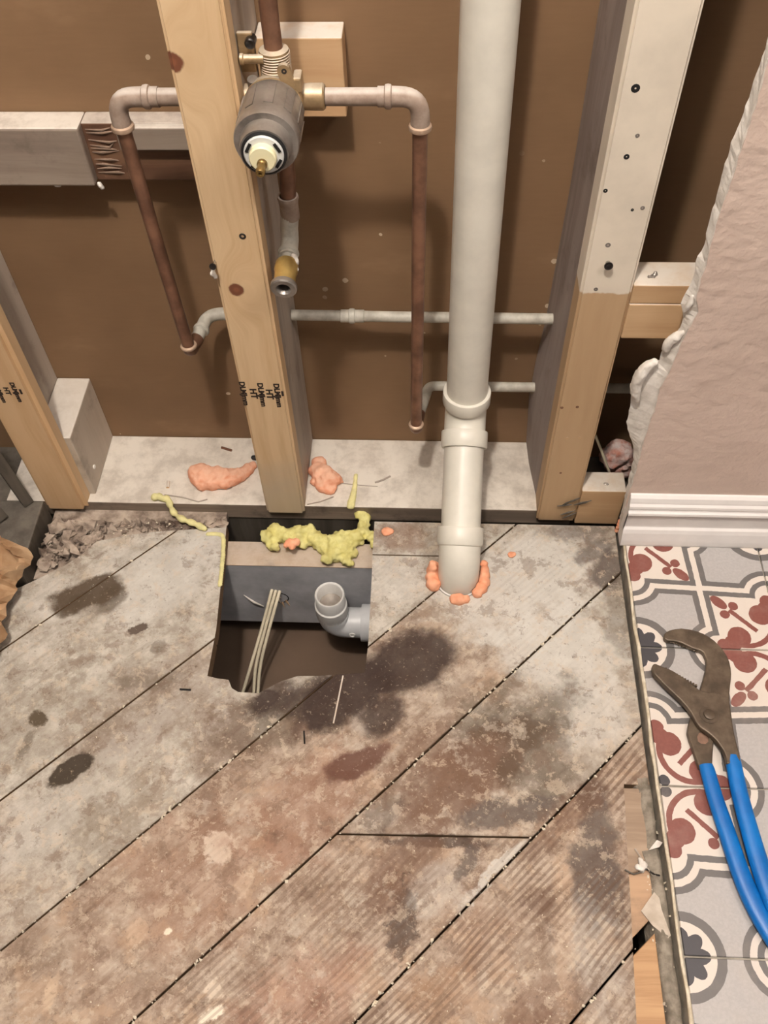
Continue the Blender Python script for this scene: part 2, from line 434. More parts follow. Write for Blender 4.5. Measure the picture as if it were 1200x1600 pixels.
    flake = nt.noise(nt.vm('ADD', warp2, (5.3, 2.2, 0)), 40, 5, .74)
    scuff = nt.noise(nt.vm('ADD', warp2, (1.3, 7.2, 0)), 22, 5, .72)
    col = nt.mix(nt.m('MULTIPLY', nt.step(flake, .545, .60), .42), col, srgb(204, 188, 168))
    col = nt.mix(nt.m('MULTIPLY', nt.step(scuff, .55, .61), .42), col, srgb(116, 94, 78))
    col = nt.mix(nt.m('MULTIPLY', nt.step(scuff, .42, .36), .35), col, srgb(200, 190, 176))
    col = stains(col, True)
    # grain shows where the plank is bare
    gs = nt.m('MULTIPLY', oc[1], nt.step(nt.noise(p, 9, 4, .6), .36, .6))
    col = nt.mix(nt.m('MULTIPLY', nt.step(rings, .35, .8), nt.m('MULTIPLY', gs, .62)), col, srgb(98, 74, 58))
    col = nt.mix(nt.m('MULTIPLY', nt.step(grain, .50, .75), nt.m('MULTIPLY_ADD', oc[1], .4, .06)), col, srgb(110, 90, 72))
    col = nt.mix(nt.m('MULTIPLY', nt.step(nt.noise(p, 70, 5, .75), .60, .72), .55), col, srgb(206, 190, 168))
    col = nt.mix(nt.m('MULTIPLY', nt.step(nt.noise(p, 45, 6, .75), .58, .70), .4), col, srgb(92, 76, 62))
    speck = nt.noise(p, 150, 4, .7)
    col = nt.mix(nt.m('MULTIPLY', nt.step(speck, .60, .70), .5), col, srgb(84, 68, 56))
    col = nt.mix(nt.m('MULTIPLY', nt.step(speck, .40, .32), .25), col, srgb(216, 206, 190))
    gm = nt.n('ShaderNodeGamma', Color=col, Gamma=1.09)
    col = gm.outputs[0]
    # end grain / cut faces stay raw brown
    side = nt.step(nt.nz(), .7, .3)
    col = nt.mix(side, col, nt.mix(nm, srgb(150, 122, 92), srgb(98, 76, 58)))
    out(col, nt.step(nm, .3, .7, .55, .8), bump=nt.m('ADD', nt.m('ADD', nm, nt.m('MULTIPLY', grain, .6)), nt.m('MULTIPLY', nt.m('MULTIPLY', rings, gs), .7)), bstr=.35, bdist=.0018, spec=.35)


seams = [.2576, .0525, -.1163, -.2910, -.4693, -.6400, -.815, -.99, -1.17]
edges = [.43] + seams
for _k in range(len(edges) - 1):
    M['floor_board%d' % _k] = mat('floor_board%d' % _k, lambda nt, out: b_floor(nt, out, (edges[_k], edges[_k + 1])))

TILE_O = (0.3175, -0.4459)
TILE_P = 0.2045


def b_tile(nt, out):
    p = nt.pos()
    jit = nt.vm('SCALE', nt.vm('SUBTRACT', nt.noise(p, 130, 3, .6, col=True), (.5, .5, .5)), .0022)
    px, py, pz = nt.sep(nt.vm('ADD', p, jit))
    fold = lambda v, o: nt.m('ABSOLUTE', nt.m('SUBTRACT', nt.m('FLOORED_MODULO', nt.m('ADD', nt.m('DIVIDE', nt.m('SUBTRACT', v, o), TILE_P), 1.0), 2.0), 1.0))
    x, y = fold(px, TILE_O[0]), fold(py, TILE_O[1])
    s = nt.m('GREATER_THAN', nt.m('ADD', x, y), 1.0)
    flip = lambda v: nt.m('ADD', nt.m('MULTIPLY', s, nt.m('SUBTRACT', 1.0, nt.m('MULTIPLY', v, 2.0))), v)
    x, y = flip(x), flip(y)
    a, b = nt.m('MAXIMUM', x, y), nt.m('MINIMUM', x, y)
    circ = lambda cx, cy: nt.vm('LENGTH', nt.xyz(nt.m('SUBTRACT', a, cx), nt.m('SUBTRACT', b, cy), 0.0), out=1)
    inside = lambda d: nt.m('LESS_THAN', d, 0.0)
    mx = nt.m
    WHITE, LG, DG, RED, DK = srgb(218, 208, 198), srgb(172, 168, 166), srgb(104, 100, 98), srgb(124, 72, 64), srgb(66, 64, 68)
    quat = mx('MINIMUM', mx('SUBTRACT', mx('SUBTRACT', a, mx('MULTIPLY', b, .05)), .541), mx('SUBTRACT', circ(.43, 0), .232))
    spk = nt.noise(p, 260, 3, .7)
    col = nt.mix(nt.step(spk, .35, .7, 0, .5), LG, srgb(188, 184, 182))
    for lo, c in ((0.0, DG), (-.042, WHITE), (-.084, DG), (-.124, WHITE)):
        col = nt.mix(inside(mx('SUBTRACT', quat, lo)), col, c)
    # red clubs, arcs, stems and leaves inside the quatrefoil
    red = mx('MINIMUM', mx('SUBTRACT', circ(.285, .10), .082), mx('SUBTRACT', circ(.40, .03), .052))
    red = mx('MINIMUM', red, mx('SUBTRACT', circ(.335, .05), .06))
    arc = mx('SUBTRACT', mx('ABSOLUTE', mx('SUBTRACT', circ(.235, .235), .205)), .019)
    arc = mx('MAXIMUM', arc, mx('SUBTRACT', mx('ADD', a, b), .33))
    red = mx('MINIMUM', red, arc)
    dd = mx('MULTIPLY', mx('ADD', a, b), .7071)
    cc = mx('MULTIPLY', mx('SUBTRACT', a, b), .7071)
    stem = mx('MAXIMUM', mx('SUBTRACT', cc, .017), mx('SUBTRACT', mx('ABSOLUTE', mx('SUBTRACT', dd, .33)), .12))
    red = mx('MINIMUM', red, stem)
    lobes = mx('SUBTRACT', nt.vm('LENGTH', nt.xyz(mx('SUBTRACT', dd, .45), mx('SUBTRACT', cc, .05), 0.0), out=1), .035)
    leaf = mx('SUBTRACT', nt.vm('LENGTH', nt.xyz(mx('MULTIPLY', mx('SUBTRACT', dd, .54), .55), cc, 0.0), out=1), .038)
    red = mx('MINIMUM', red, mx('MINIMUM', lobes, leaf))
    core = mx('LESS_THAN', quat, -.124)
    rc = nt.mix(nt.step(spk, .35, .7, 0, .35), RED, srgb(142, 88, 78))
    col = nt.mix(mx('MULTIPLY', inside(red), core), col, rc)
    col = nt.mix(inside(mx('SUBTRACT', circ(.038, .034), .034)), col, DK)
    # the roundel with its scalloped flower on the other corners
    rr = circ(1.0, 0.0)
    col = nt.mix(mx('LESS_THAN', rr, .245), col, DG)
    col = nt.mix(mx('LESS_THAN', rr, .19), col, WHITE)
    th = mx('ARCTAN2', b, mx('SUBTRACT', a, 1.0))
    fl = mx('MULTIPLY_ADD', mx('ABSOLUTE', mx('COSINE', mx('MULTIPLY', th, 4.0))), .045, .112)
    col = nt.mix(mx('LESS_THAN', rr, fl), col, DK)
    # worn, dusty film
    col = nt.mix(nt.step(nt.noise(p, 12, 5, .65), .5, .8, 0, .3), col, srgb(190, 176, 164))
    out(col, .48, bump=spk, bstr=.08)


M['tile'] = mat('tile', b_tile)


# ------------------------------------------------------------------ helpers: meshes and objects
def link(name, me, material, parent=None, smooth=False):
    o = bpy.data.objects.new(name, me)
    COL.objects.link(o)
    if material is not None:
        me.materials.append(M[material] if isinstance(material, str) else material)
    if parent is not None:
        o.parent = parent
        o.matrix_parent_inverse = parent.matrix_world.inverted()
    if smooth:
        for f in me.polygons:
            f.use_smooth = True
    return o


def fin(name, bm, material, parent=None, smooth=False, autosmooth=None, recalc=True):
    if recalc:
        bmesh.ops.recalc_face_normals(bm, faces=bm.faces[:])
    me = bpy.data.meshes.new(name)
    bm.to_mesh(me)
    bm.free()
    if autosmooth is not None:
        smooth = True
    o = link(name, me, material, parent, smooth)
    if autosmooth is not None:
        me.set_sharp_from_angle(angle=math.radians(autosmooth))
    return o


def tag(o, label, cat, group=None):
    o['label'], o['category'] = label, cat
    if group: o['group'] = group
    return o


def structure(o, label=None):
    o['kind'] = 'structure'
    if label: o['label'] = label
    return o


def empty(name, loc, label=None, cat=None, group=None):
    o = bpy.data.objects.new(name, None)
    o.location = loc
    o.empty_display_size = .05
    COL.objects.link(o)
    o.matrix_world = Matrix.Translation(Vector(loc))
    if label: tag(o, label, cat, group)
    return o


def bbox(bm, x0, x1, y0, y1, z0, z1, bev=0.0, seg=2):
    r = bmesh.ops.create_cube(bm, size=1.0)
    vs_ = r['verts']
    for v in vs_:
        v.co = Vector(((x0 + x1) / 2 + v.co.x * (x1 - x0), (y0 + y1) / 2 + v.co.y * (y1 - y0), (z0 + z1) / 2 + v.co.z * (z1 - z0)))
    if bev:
        ed = list({e for v in vs_ for e in v.link_edges})
        bmesh.ops.bevel(bm, geom=ed, offset=bev, segments=seg, affect='EDGES', profile=.5)
    return bm


def box(name, x0, x1, y0, y1, z0, z1, material, parent=None, bev=.0025, seg=2):
    return fin(name, bbox(bmesh.new(), x0, x1, y0, y1, z0, z1, bev, seg), material, parent)


def smooth_path(pts, n=8):
    """Catmull-Rom through the points"""
    P = [Vector(p) for p in pts]
    Q = [P[0] * 2 - P[1]] + P + [P[-1] * 2 - P[-2]]
    outp = []
    for i in range(1, len(Q) - 2):
        for k in range(n):
            t = k / n
            a, b, c, d = Q[i - 1], Q[i], Q[i + 1], Q[i + 2]
            outp.append(.5 * ((2 * b) + (c - a) * t + (2 * a - 5 * b + 4 * c - d) * t * t + (3 * b - a - 3 * c + d) * t ** 3))
    outp.append(P[-1])
    return outp


def tube_bm(bm, pts, rad, seg=20, caps=True, squash=1.0, upv=None):
    pts = [Vector(p) for p in pts]
    n = len(pts)
    rads = rad if isinstance(rad, (list, tuple)) else [rad] * n
    tang = []
    for i in range(n):
        a, b = pts[max(0, i - 1)], pts[min(n - 1, i + 1)]
        tang.append((b - a).normalized() if (b - a).length > 1e-9 else Vector((0, 0, 1)))
    t0 = tang[0]
    ref = Vector(upv) if upv else (Vector((0, 0, 1)) if abs(t0.z) < .9 else Vector((1, 0, 0)))
    u = (ref - t0 * ref.dot(t0)).normalized()
    rings = []
    for i in range(n):
        t = tang[i]
        u = (u - t * u.dot(t)).normalized()
        w = t.cross(u)
        rings.append([bm.verts.new(pts[i] + (u * math.cos(2 * math.pi * k / seg) * squash + w * math.sin(2 * math.pi * k / seg)) * rads[i]) for k in range(seg)])
    for i in range(n - 1):
        for k in range(seg):
            bm.faces.new((rings[i][k], rings[i][(k + 1) % seg], rings[i + 1][(k + 1) % seg], rings[i + 1][k]))
    if caps:
        bm.faces.new(rings[0][::-1])
        bm.faces.new(rings[-1])
    return bm


def tube(name, pts, rad, material, parent=None, seg=20, caps=True, squash=1.0, upv=None):
    return fin(name, tube_bm(bmesh.new(), pts, rad, seg, caps, squash, upv), material, parent, autosmooth=50)


def lathe(name, base, axis, prof, material, parent=None, seg=32, closed=False):
    """prof: (distance along axis, radius) from the base point; radius 0 closes the end"""
    bm = bmesh.new()
    A = Vector(axis).normalized()
    ref = Vector((0, 0, 1)) if abs(A.z) < .9 else Vector((1, 0, 0))
    u = (ref - A * ref.dot(A)).normalized()
    w = A.cross(u)
    base = Vector(base)
    rings = []
    for (d, r) in prof:
        if r <= 1e-7:
            rings.append([bm.verts.new(base + A * d)])
        else:
            rings.append([bm.verts.new(base + A * d + (u * math.cos(2 * math.pi * k / seg) + w * math.sin(2 * math.pi * k / seg)) * r) for k in range(seg)])
    pairs = list(zip(rings[:-1], rings[1:]))
    if closed: pairs.append((rings[-1], rings[0]))
    for r0, r1 in pairs:
        for k in range(seg):
            k2 = (k + 1) % seg
            if len(r0) == 1 and len(r1) == 1: continue
            if len(r0) == 1: bm.faces.new((r0[0], r1[k2], r1[k]))
            elif len(r1) == 1: bm.faces.new((r0[k], r0[k2], r1[0]))
            else: bm.faces.new((r0[k], r0[k2], r1[k2], r1[k]))
    return fin(name, bm, material, parent, autosmooth=35)


def prism_bm(bm, poly, axis, a0, a1):
    """extrude a 2D outline along Z, Y or X between a0 and a1"""
    f = {'Z': lambda p, a: (p[0], p[1], a), 'Y': lambda p, a: (p[0], a, p[1]), 'X': lambda p, a: (a, p[0], p[1])}[axis]
    lo = [bm.verts.new(f(p, a0)) for p in poly]
    hi = [bm.verts.new(f(p, a1)) for p in poly]
    n = len(poly)
    fs = [bm.faces.new(lo), bm.faces.new(hi[::-1])]
    for i in range(n):
        fs.append(bm.faces.new((lo[i], lo[(i + 1) % n], hi[(i + 1) % n], hi[i])))
    return fs


def prism(name, poly, axis, a0, a1, material, parent=None, bev=0.0, seg=2):
    bm = bmesh.new()
    prism_bm(bm, poly, axis, a0, a1)
    if bev:
        bmesh.ops.recalc_face_normals(bm, faces=bm.faces[:])
        bmesh.ops.bevel(bm, geom=bm.edges[:], offset=bev, segments=seg, affect='EDGES', profile=.5)
    bmesh.ops.triangulate(bm, faces=[f for f in bm.faces if len(f.verts) > 4])
    return fin(name, bm, material, parent)


def carve(o, cutters):
    """subtract closed shapes from an object's mesh, then drop the cutters"""
    for c in cutters:
        md = o.modifiers.new('cut', 'BOOLEAN')
        md.object, md.operation, md.solver = c, 'DIFFERENCE', 'EXACT'
    dg = bpy.context.evaluated_depsgraph_get()
    dg.update()
    me = bpy.data.meshes.new_from_object(o.evaluated_get(dg))
    o.modifiers.clear()
    old = o.data
    o.data = me
    bpy.data.meshes.remove(old)


def foam(name, balls, material, parent=None, voxel=.004, amp=.004, freq=60, seed=0):
    """lumpy expanded foam: balls fused into one skin and roughened"""
    bm = bmesh.new()
    for b in balls:
        (x, y, z), r = b[0], b[1]
        sq = b[2] if len(b) > 2 else 1.0
        t = bmesh.ops.create_icosphere(bm, subdivisions=2, radius=r)
        for v in t['verts']:
            v.co = Vector((v.co.x + x, v.co.y + y, v.co.z * sq + z))
    me = bpy.data.meshes.new(name)
    bm.to_mesh(me)
    bm.free()
    o = link(name, me, None)
    md = o.modifiers.new('r', 'REMESH')
    md.mode, md.voxel_size = 'VOXEL', voxel
    dg = bpy.context.evaluated_depsgraph_get()
    dg.update()
    me2 = bpy.data.meshes.new_from_object(o.evaluated_get(dg))
    bpy.data.objects.remove(o)
    off = Vector((seed * 7.1, seed * 3.3, seed))
    co = [v.co.copy() for v in me2.vertices]
    nr = [v.normal.copy() for v in me2.vertices]
    for v, c, n in zip(me2.vertices, co, nr):
        d = mnoise.noise(c * freq + off) * .65 + mnoise.noise(c * freq * 2.3 + off) * .38 + mnoise.noise(c * freq * 5.1 + off) * .18
        v.co = c + n * d * amp
    return link(name, me2, material, parent, smooth=True)


def chunk(bm, c, s, rnd, flat=1.0):
    vs_ = [bm.verts.new(Vector(c) + Vector((rnd.uniform(-1, 1) * s, rnd.uniform(-1, 1) * s, rnd.uniform(-1, 1) * s * flat))) for _ in range(9)]
    r = bmesh.ops.convex_hull(bm, input=vs_)
    bad = [g for g in r['geom_interior'] if isinstance(g, bmesh.types.BMVert)]
    if bad: bmesh.ops.delete(bm, geom=list(set(bad)), context='VERTS')


def screw(parent, x, y, z, axis=(0, -1, 0), r=.0035, out_=.001, name='screw', material='screw'):
    """screw head with its recess and shank"""
    o = lathe(name, (x, y, z), axis, [(-.02, .0), (-.02, r * .45), (-.001, r * .45), (-.001, r * .8), (out_ * .5, r), (out_, r * .95), (out_, r * .45), (out_ - .0008, r * .4), (out_ - .0009, 0)], material, parent, seg=14)
    return o


def clip(poly, nx, ny, d):
    """keep the part of a convex outline where nx*x+ny*y <= d"""
    res = []
    n = len(poly)
    for i in range(n):
        a, b = poly[i], poly[(i + 1) % n]
        da, db = nx * a[0] + ny * a[1] - d, nx * b[0] + ny * b[1] - d
        if da <= 0: res.append(a)
        if da * db < 0:
            t = da / (da - db)
            res.append((a[0] + (b[0] - a[0]) * t, a[1] + (b[1] - a[1]) * t))
    return res


# ================================================================== THE SETTING
WY = 0.158      # paper face of the far drywall
box_wall = box('wall_back', -1.7, 1.5, WY, WY + .014, -.03, 2.4, 'drywall_back', bev=0)
structure(box_wall, 'brown paper back of the drywall closing the open wall cavity')
lowc = box('ceiling_below', -1.7, 1.5, -1.6, .30, -.285, -.270, 'void', bev=0)
ceil = box('ceiling', -1.7, 1.5, -2.6, .172, 2.40, 2.42, 'baseboard', bev=0)
structure(ceil, 'white ceiling above the opened wall')
structure(lowc, 'brown ceiling board at the bottom of the floor cavity')

# ------------------------------------------------------------------ diagonal plank floor
floor = structure(empty('floor', (-.2, -.4, 0)), 'worn diagonal plank subfloor with a sawn square opening')
S2 = .70710678
X0, X1, Y0, Y1 = -1.05, .310, -1.15, -.0125
rect = [(X0, Y0), (X1, Y0), (X1, Y1), (X0, Y1)]
# hole sawn in the boards
hole_px = [(338, 982), (330, 1025), (324, 1056), (340, 1060), (357, 1062), (362, 1075), (372, 1081), (404, 1083), (422, 1073), (440, 1064), (465, 1056), (495, 1056), (525, 1054), (570, 1051), (575, 1010), (581, 900), (582, 865)]
hole = [(-.326, .03)] + [(PZ(*p).x, PZ(*p).y) for p in hole_px] + [(-.0795, .03)]
cut_hole = prism('cut_hole', hole, 'Z', -.1, .1, None)
pv = PZ(716, 903)
cut_pipe = lathe('cut_pipe', (pv.x, pv.y, -.1), (0, 0, 1), [(0, 0), (0, .037), (.2, .037), (.2, 0)], None, seg=40)
# broken-away corner beside the dark timber
crn = [(PZ(*p).x, PZ(*p).y) for p in ((30, 918), (62, 903), (100, 884), (128, 866), (150, 846), (200, 836), (240, 831), (285, 828), (352, 824))]
cut_corner = prism('cut_corner', crn + [(-.30, .06), (-1.3, .06), (-1.3, -.162)], 'Z', -.1, .1, None)
# trench along the tiles at the near right
tr = [(PZ(*p).x, PZ(*p).y) for p in ((975, 1225), (980, 1320), (985, 1400), (990, 1500), (995, 1600))]
cut_trench = prism('cut_trench', [(.36, tr[0][1] + .0)] + tr + [(.245, -1.3), (.36, -1.3)], 'Z', -.1, .1, None)
tones = [(1.0, .0, .1), (1.0, .03, .1), (.72, .10, .2), (.22, .15, .4), (.35, .55, .4), (.25, .95, .3), (.2, .8, .4), (.3, .6, .4), (.3, .6, .4), (.3, .6, .4)]
GAP = .0013
rnd = random.Random(4)
for i in range(len(edges) - 1):
    hi, lo = edges[i], edges[i + 1]
    pieces = [clip(clip(rect, -S2, S2, hi - GAP), S2, -S2, -(lo + GAP))]
    if i == 4:      # butt joint across this plank
        a, b = PZ(545, 1303), PZ(825, 1308)
        d = (b - a).normalized()
        nx, ny = -d.y, d.x
        c0 = nx * a.x + ny * a.y
        base = pieces[0]
        pieces = [clip(base, nx, ny, c0 - .0012), clip(base, -nx, -ny, -(c0 + .0012))]
    if i == 2:      # short offcut between the opening and the stack
        yb = PZ(630, 867).y
        base = pieces[0]
        pieces = [clip(base, 0, 1, yb - .0008), clip(base, 0, -1, -(yb + .0008))]
    for k, pc in enumerate(pieces):
        if len(pc) < 3: continue
        o = prism('floor_board', pc, 'Z', -.0245, 0.0 - rnd.random() * .0012, 'floor_board%d' % i, floor, bev=.0011, seg=1)
        t = tones[i]
        o.color = (t[0], t[1], t[2], 1) if not (k == 1 and i in (2, 4)) else (.5, .05, .4, 1)
        if i == 3: o.color = (.30, .12, .4, 1)
        carve(o, [cut_hole, cut_pipe, cut_corner, cut_trench])
for c in (cut_hole, cut_pipe, cut_corner, cut_trench):
    bpy.data.objects.remove(c)
# pine cross-strips left in the trench
prism('sub_strip', [(.2475, -.4435), (.2975, -.4435), (.2975, -.545), (.2475, -.560)], 'Z', -.040, -.0015, 'pine_grey', floor, bev=.0008, seg=1)
prism('sub_strip', [(.2475, -.5605), (.2955, -.5460), (.2955, -.600), (.2475, -.6440)], 'Z', -.040, -.0028, 'pine_dirty', floor, bev=.0008, seg=1)
prism('sub_strip', [(.2475, -.6620), (.2920, -.6220), (.2900, -1.15), (.2475, -1.15)], 'Z', -.040, -.0030, 'pine_strip', floor, bev=.0008, seg=1)
for (x0, x1, y0, y1) in ((-1.05, .9, -1.15, -1.105), (-1.05, .9, -.52, -.475)):
    box('floor_joist', x0, x1, y0, y1, -.21, -.0255, 'joist_raw', floor, bev=.001)

# ------------------------------------------------------------------ cement tile floor
tz = .018
bed = box('floor_tiled', .3150, 1.6, -1.25, -.020, -.20, tz - .0035, 'grout', bev=.001)
structure(bed, 'patterned cement tile floor running up to the baseboard')
tx = [TILE_O[0] + i * TILE_P for i in range(-0, 7)]
ty = [TILE_O[1] + i * TILE_P for i in range(-4, 3)]
for i in range(6):
    for j in range(6):
        x0, x1, y0, y1 = tx[i] + .0012, tx[i + 1] - .0012, ty[j] + .0012, min(ty[j + 1] - .0012, -.040)
        if y1 - y0 < .01: continue
        box('tile', x0, x1, y0, y1, tz - .010, tz + rnd.uniform(-.0003, .0003), 'tile', bed, bev=.0008, seg=1)
bm = bmesh.new()
edge_pts = [(.3155 + rnd.uniform(-.0012, .0012), -1.2 + k * .03, tz - .0012) for k in range(39)]
tube_bm(bm, edge_pts, [.0024 + rnd.uniform(-.0005, .0005) for _ in edge_pts], 8)
fin('grout_edge', bm, 'caulk', bed, smooth=True)

# mortar left along the cut floor edge
bm = bmesh.new()
rm = random.Random(8)
ny_ = 60
rows = []
for k in range(ny_):
    yy = -1.15 + k * (.72 / (ny_ - 1))
    xl = .289 + .004 * mnoise.noise(Vector((yy * 25, 1, 0))) + .008 * mnoise.noise(Vector((yy * 8, 5, 0)))
    row = []
    for j in range(8):
        f = j / 7
        h = -.008 + .009 * math.sin(f * math.pi * .9) + .006 * mnoise.noise(Vector((yy * 60, f * 4, 3)))
        if j == 0: h = -.042
        if j == 7: h = -.016
        row.append(bm.verts.new((xl + (.3145 - xl) * f, yy, h)))
    rows.append(row)
for k in range(ny_ - 1):
    for j in range(7):
        bm.faces.new((rows[k][j], rows[k][j + 1], rows[k + 1][j + 1], rows[k + 1][j]))
fin('mortar_strip', bm, 'mortar', bed, smooth=True)

# ------------------------------------------------------------------ painted wall, torn away at its edge
core_px = [(1199, 63), (1181, 118), (1163, 172), (1147, 210), (1136, 246), (1126, 282), (1115, 323), (1104, 365), (1097, 392), (1088, 402), (1086, 425), (1077, 448), (1064, 472), (1068, 500), (1062, 515), (1047, 526), (1039, 536), (1033, 549), (1030, 566), (1025, 562), (1012, 570), (1002, 581), (993, 590), (987, 601), (986, 620), (983, 640), (979, 659), (983, 680), (989, 696), (990, 718), (982, 750), (976, 776), (970, 800), (966, 824), (969, 850)]
skin_px = [(1200, 100), (1189, 137), (1179, 172), (1165, 213), (1154, 246), (1143, 282), (1131, 318), (1120, 351), (1110, 385), (1104, 414), (1096, 435), (1088, 465), (1092, 488), (1078, 512), (1066, 535), (1060, 549), (1053, 567), (1047, 581), (1038, 597), (1031, 607), (1028, 622), (1025, 636), (1016, 660), (1009, 682), (1003, 700), (999, 718), (994, 736), (989, 753), (982, 773), (976, 800), (971, 824), (972, 852)]
rq = random.Random(3)
WF = -.040


def resample(pts, n):
    d = [0.0]
    for a_, b_ in zip(pts[:-1], pts[1:]): d.append(d[-1] + (b_ - a_).length)
    res, j = [], 0
    for k in range(n):
        t = d[-1] * k / (n - 1)
        while j < len(d) - 2 and d[j + 1] < t: j += 1
        f = (t - d[j]) / max(1e-9, d[j + 1] - d[j])
        res.append(pts[j].lerp(pts[j + 1], min(1, max(0, f))))
    return res


def wall_ring(px, Y, jag, dx=0.0, n=110):
    pts = resample([PY(a_, b_, Y) for a_, b_ in px], n)
    pts = [Vector((q.x + dx + rq.uniform(-jag, jag), Y, max(q.z, .020 - .00002 * i_))) for i_, q in enumerate(pts)]
    t = pts[0]
    ext = [Vector((t.x + .012, Y, 2.38)), Vector((t.x + .004, Y, t.z + .6)), Vector((t.x - .001, Y, t.z + .2))]
    return ext + pts + [Vector((pts[-1].x, Y, .012))]


def loft_wall(name, rings, material, parent=None):
    bm = bmesh.new()
    R_ = [[bm.verts.new(p) for p in r] for r in rings]
    n = len(R_[0])
    for r0, r1 in zip(R_[:-1], R_[1:]):
        for k in range(n - 1): bm.faces.new((r0[k], r0[k + 1], r1[k + 1], r1[k]))
    far = []
    for r in (R_[0], R_[-1]):          # the faces run on to the right, row by row
        z_ = 9.0
        f_ = []
        for v_ in r:
            z_ = min(z_ - 1e-5, v_.co.z)
            f_.append(bm.verts.new((1.5, v_.co.y, z_)))
        for k in range(n - 1): bm.faces.new((r[k], r[k + 1], f_[k + 1], f_[k]))
        far.append(f_)
    for k in range(n - 1): bm.faces.new((far[0][k], far[0][k + 1], far[1][k + 1], far[1][k]))
    bm.faces.new([r[-1] for r in R_] + [far[1][-1], far[0][-1]])
    bm.faces.new([r[0] for r in R_] + [far[1][0], far[0][0]])
    return fin(name, bm, material, parent)


wr = loft_wall('wall_right', [wall_ring(core_px, -.0015, .0006, .006), wall_ring(core_px, -.016, .0009, .0012), wall_ring(core_px, -.027, .0009, 0), wall_ring(skin_px, -.0375, .0009, -.0016)], 'gypsum')
structure(wr, 'pinkish beige painted wall with a ragged broken edge')
loft_wall('paint_skin', [wall_ring(skin_px, -.0374, .0006, .0004), wall_ring(skin_px, WF, .0009)], 'wall_paint', wr)
# lips of plaster pushed out where the board broke
for lp, r in (([(1022, 566), (1010, 574), (1002, 584), (996, 596), (993, 610), (995, 622)], .0085), ([(1066, 520), (1056, 526), (1046, 534), (1040, 545)], .0065), ([(1083, 462), (1078, 474), (1070, 486)], .004)):
    pts = smooth_path([PY(a_, b_, -.034) for a_, b_ in lp], 6)
    foam('torn_plaster', [(tuple(p), r * (.7 + .3 * math.sin(math.pi * i / (len(pts) - 1)))) for i, p in enumerate(pts)], 'gypsum', wr, voxel=.002, amp=.0022, freq=80, seed=40)


# ------------------------------------------------------------------ baseboard
prof = [(-.040, tz + .0006), (-.0640, tz + .0006), (-.0645, .0225), (-.0635, .031), (-.0600, .046), (-.0572, .0525), (-.0535, .0555), (-.053, .058), (-.053, .086), (-.0575, .0885), (-.0585, .091), (-.0575, .0945), (-.0545, .0965), (-.0535, .0985), (-.0545, .102), (-.0535, .106), (-.050, .109), (-.0495, .1115), (-.047, .118), (-.043, .1215), (-.040, .1225)]
bb = prism('baseboard_right', prof, 'X', .3085, 1.5, 'baseboard')
structure(bb, 'white moulded baseboard under the painted wall')

# ================================================================== TIMBER
ST_TOP = 2.38


def stud(name, x0, x1, depth, material, label, zb, lip_z, bev=.004):
    """upright standing on the sole plate with a shallow lip hanging over the plate's front"""
    e = empty(name, ((x0 + x1) / 2, .02, .007), label, 'wall stud')
    pr_ = [(0.0, lip_z), (.0092, lip_z), (.0092, .0072), (depth, .0072), (depth, ST_TOP), (0.0, ST_TOP)]
    return e, pr_


# -- centre stud: fresh pine face board over the old grey side
e_c = empty('wall_stud', (-.2275, .02, .007), 'fresh pine stud with two dark knots, standing left of the shower valve', 'wall stud')
XA, XB = -.2590, -.1958
bm = bmesh.new()
prism_bm(bm, [(0.0, .0015), (.0092, .0015), (.0092, .0073), (.030, .0073), (.030, ST_TOP), (0.0, ST_TOP)], 'X', XA, XB)
bmesh.ops.recalc_face_normals(bm, faces=bm.faces[:])
bmesh.ops.bevel(bm, geom=[e for e in bm.edges if abs(e.verts[0].co.x - e.verts[1].co.x) < 1e-6 and e.verts[0].co.y < .001 and e.verts[1].co.y < .001], offset=.004, segments=3, affect='EDGES')
bmesh.ops.triangulate(bm, faces=[f for f in bm.faces if len(f.verts) > 4])
for v in bm.verts: v.co.x -= XA; v.co.y += 0
fb = fin('face_board', bm, 'pine', None)
fb.location = (XA, 0, 0)
fb.parent = e_c
fb.matrix_parent_inverse = e_c.matrix_world.inverted()
box('back_board', XA + .001, XB - .0005, .030, WY - .0005, .0073, ST_TOP, 'side_grey', e_c, bev=.001)
for (px, py, r) in ((379, 369, .0042),):
    q = PY(px, py, 0)
    screw(e_c, q.x, 0, q.z, r=r, out_=.0006)
q = PY(335, 408, 0)
tube('nail', [(q.x + .001, .02, q.z - .006), (q.x, -.012, q.z + .001)], .0019, 'chrome', e_c, seg=10)
lathe('nail_head', (q.x, -.011, q.z + .001), (0, -1, .1), [(0, 0), (0, .0042), (.0015, .0042), (.002, 0)], 'screw', e_c, seg=14)
foam('torn_paper', [((q.x - .003, -.002, q.z - .010), .003), ((q.x - .004, -.003, q.z - .016), .004), ((q.x - .002, -.003, q.z - .020), .003)], 'gypsum', e_c, voxel=.0015, amp=.0015, freq=200)


def stamp(parent, items, Y, size):
    for (txt, x, z, s, rz) in items:
        cu = bpy.data.curves.new('stamp', 'FONT')
        cu.body = txt
        cu.size = s
        cu.extrude = .0001
        cu.offset = .0006
        cu.align_x = 'CENTER'
        cu.align_y = 'CENTER'
        to = bpy.data.objects.new('t', cu)
        COL.objects.link(to)
        dg = bpy.context.evaluated_depsgraph_get()
        dg.update()
        me = bpy.data.meshes.new_from_object(to.evaluated_get(dg))
        bpy.data.objects.remove(to)
        R = Matrix.Translation((x, Y - .0002, z)) @ Matrix.Rotation(math.pi / 2, 4, 'X') @ Matrix.Rotation(rz, 4, 'Z') @ Matrix.Diagonal((1.0, .85, 1, 1))
        me.transform(R)
        so = link('stamp', me, 'ink', parent)


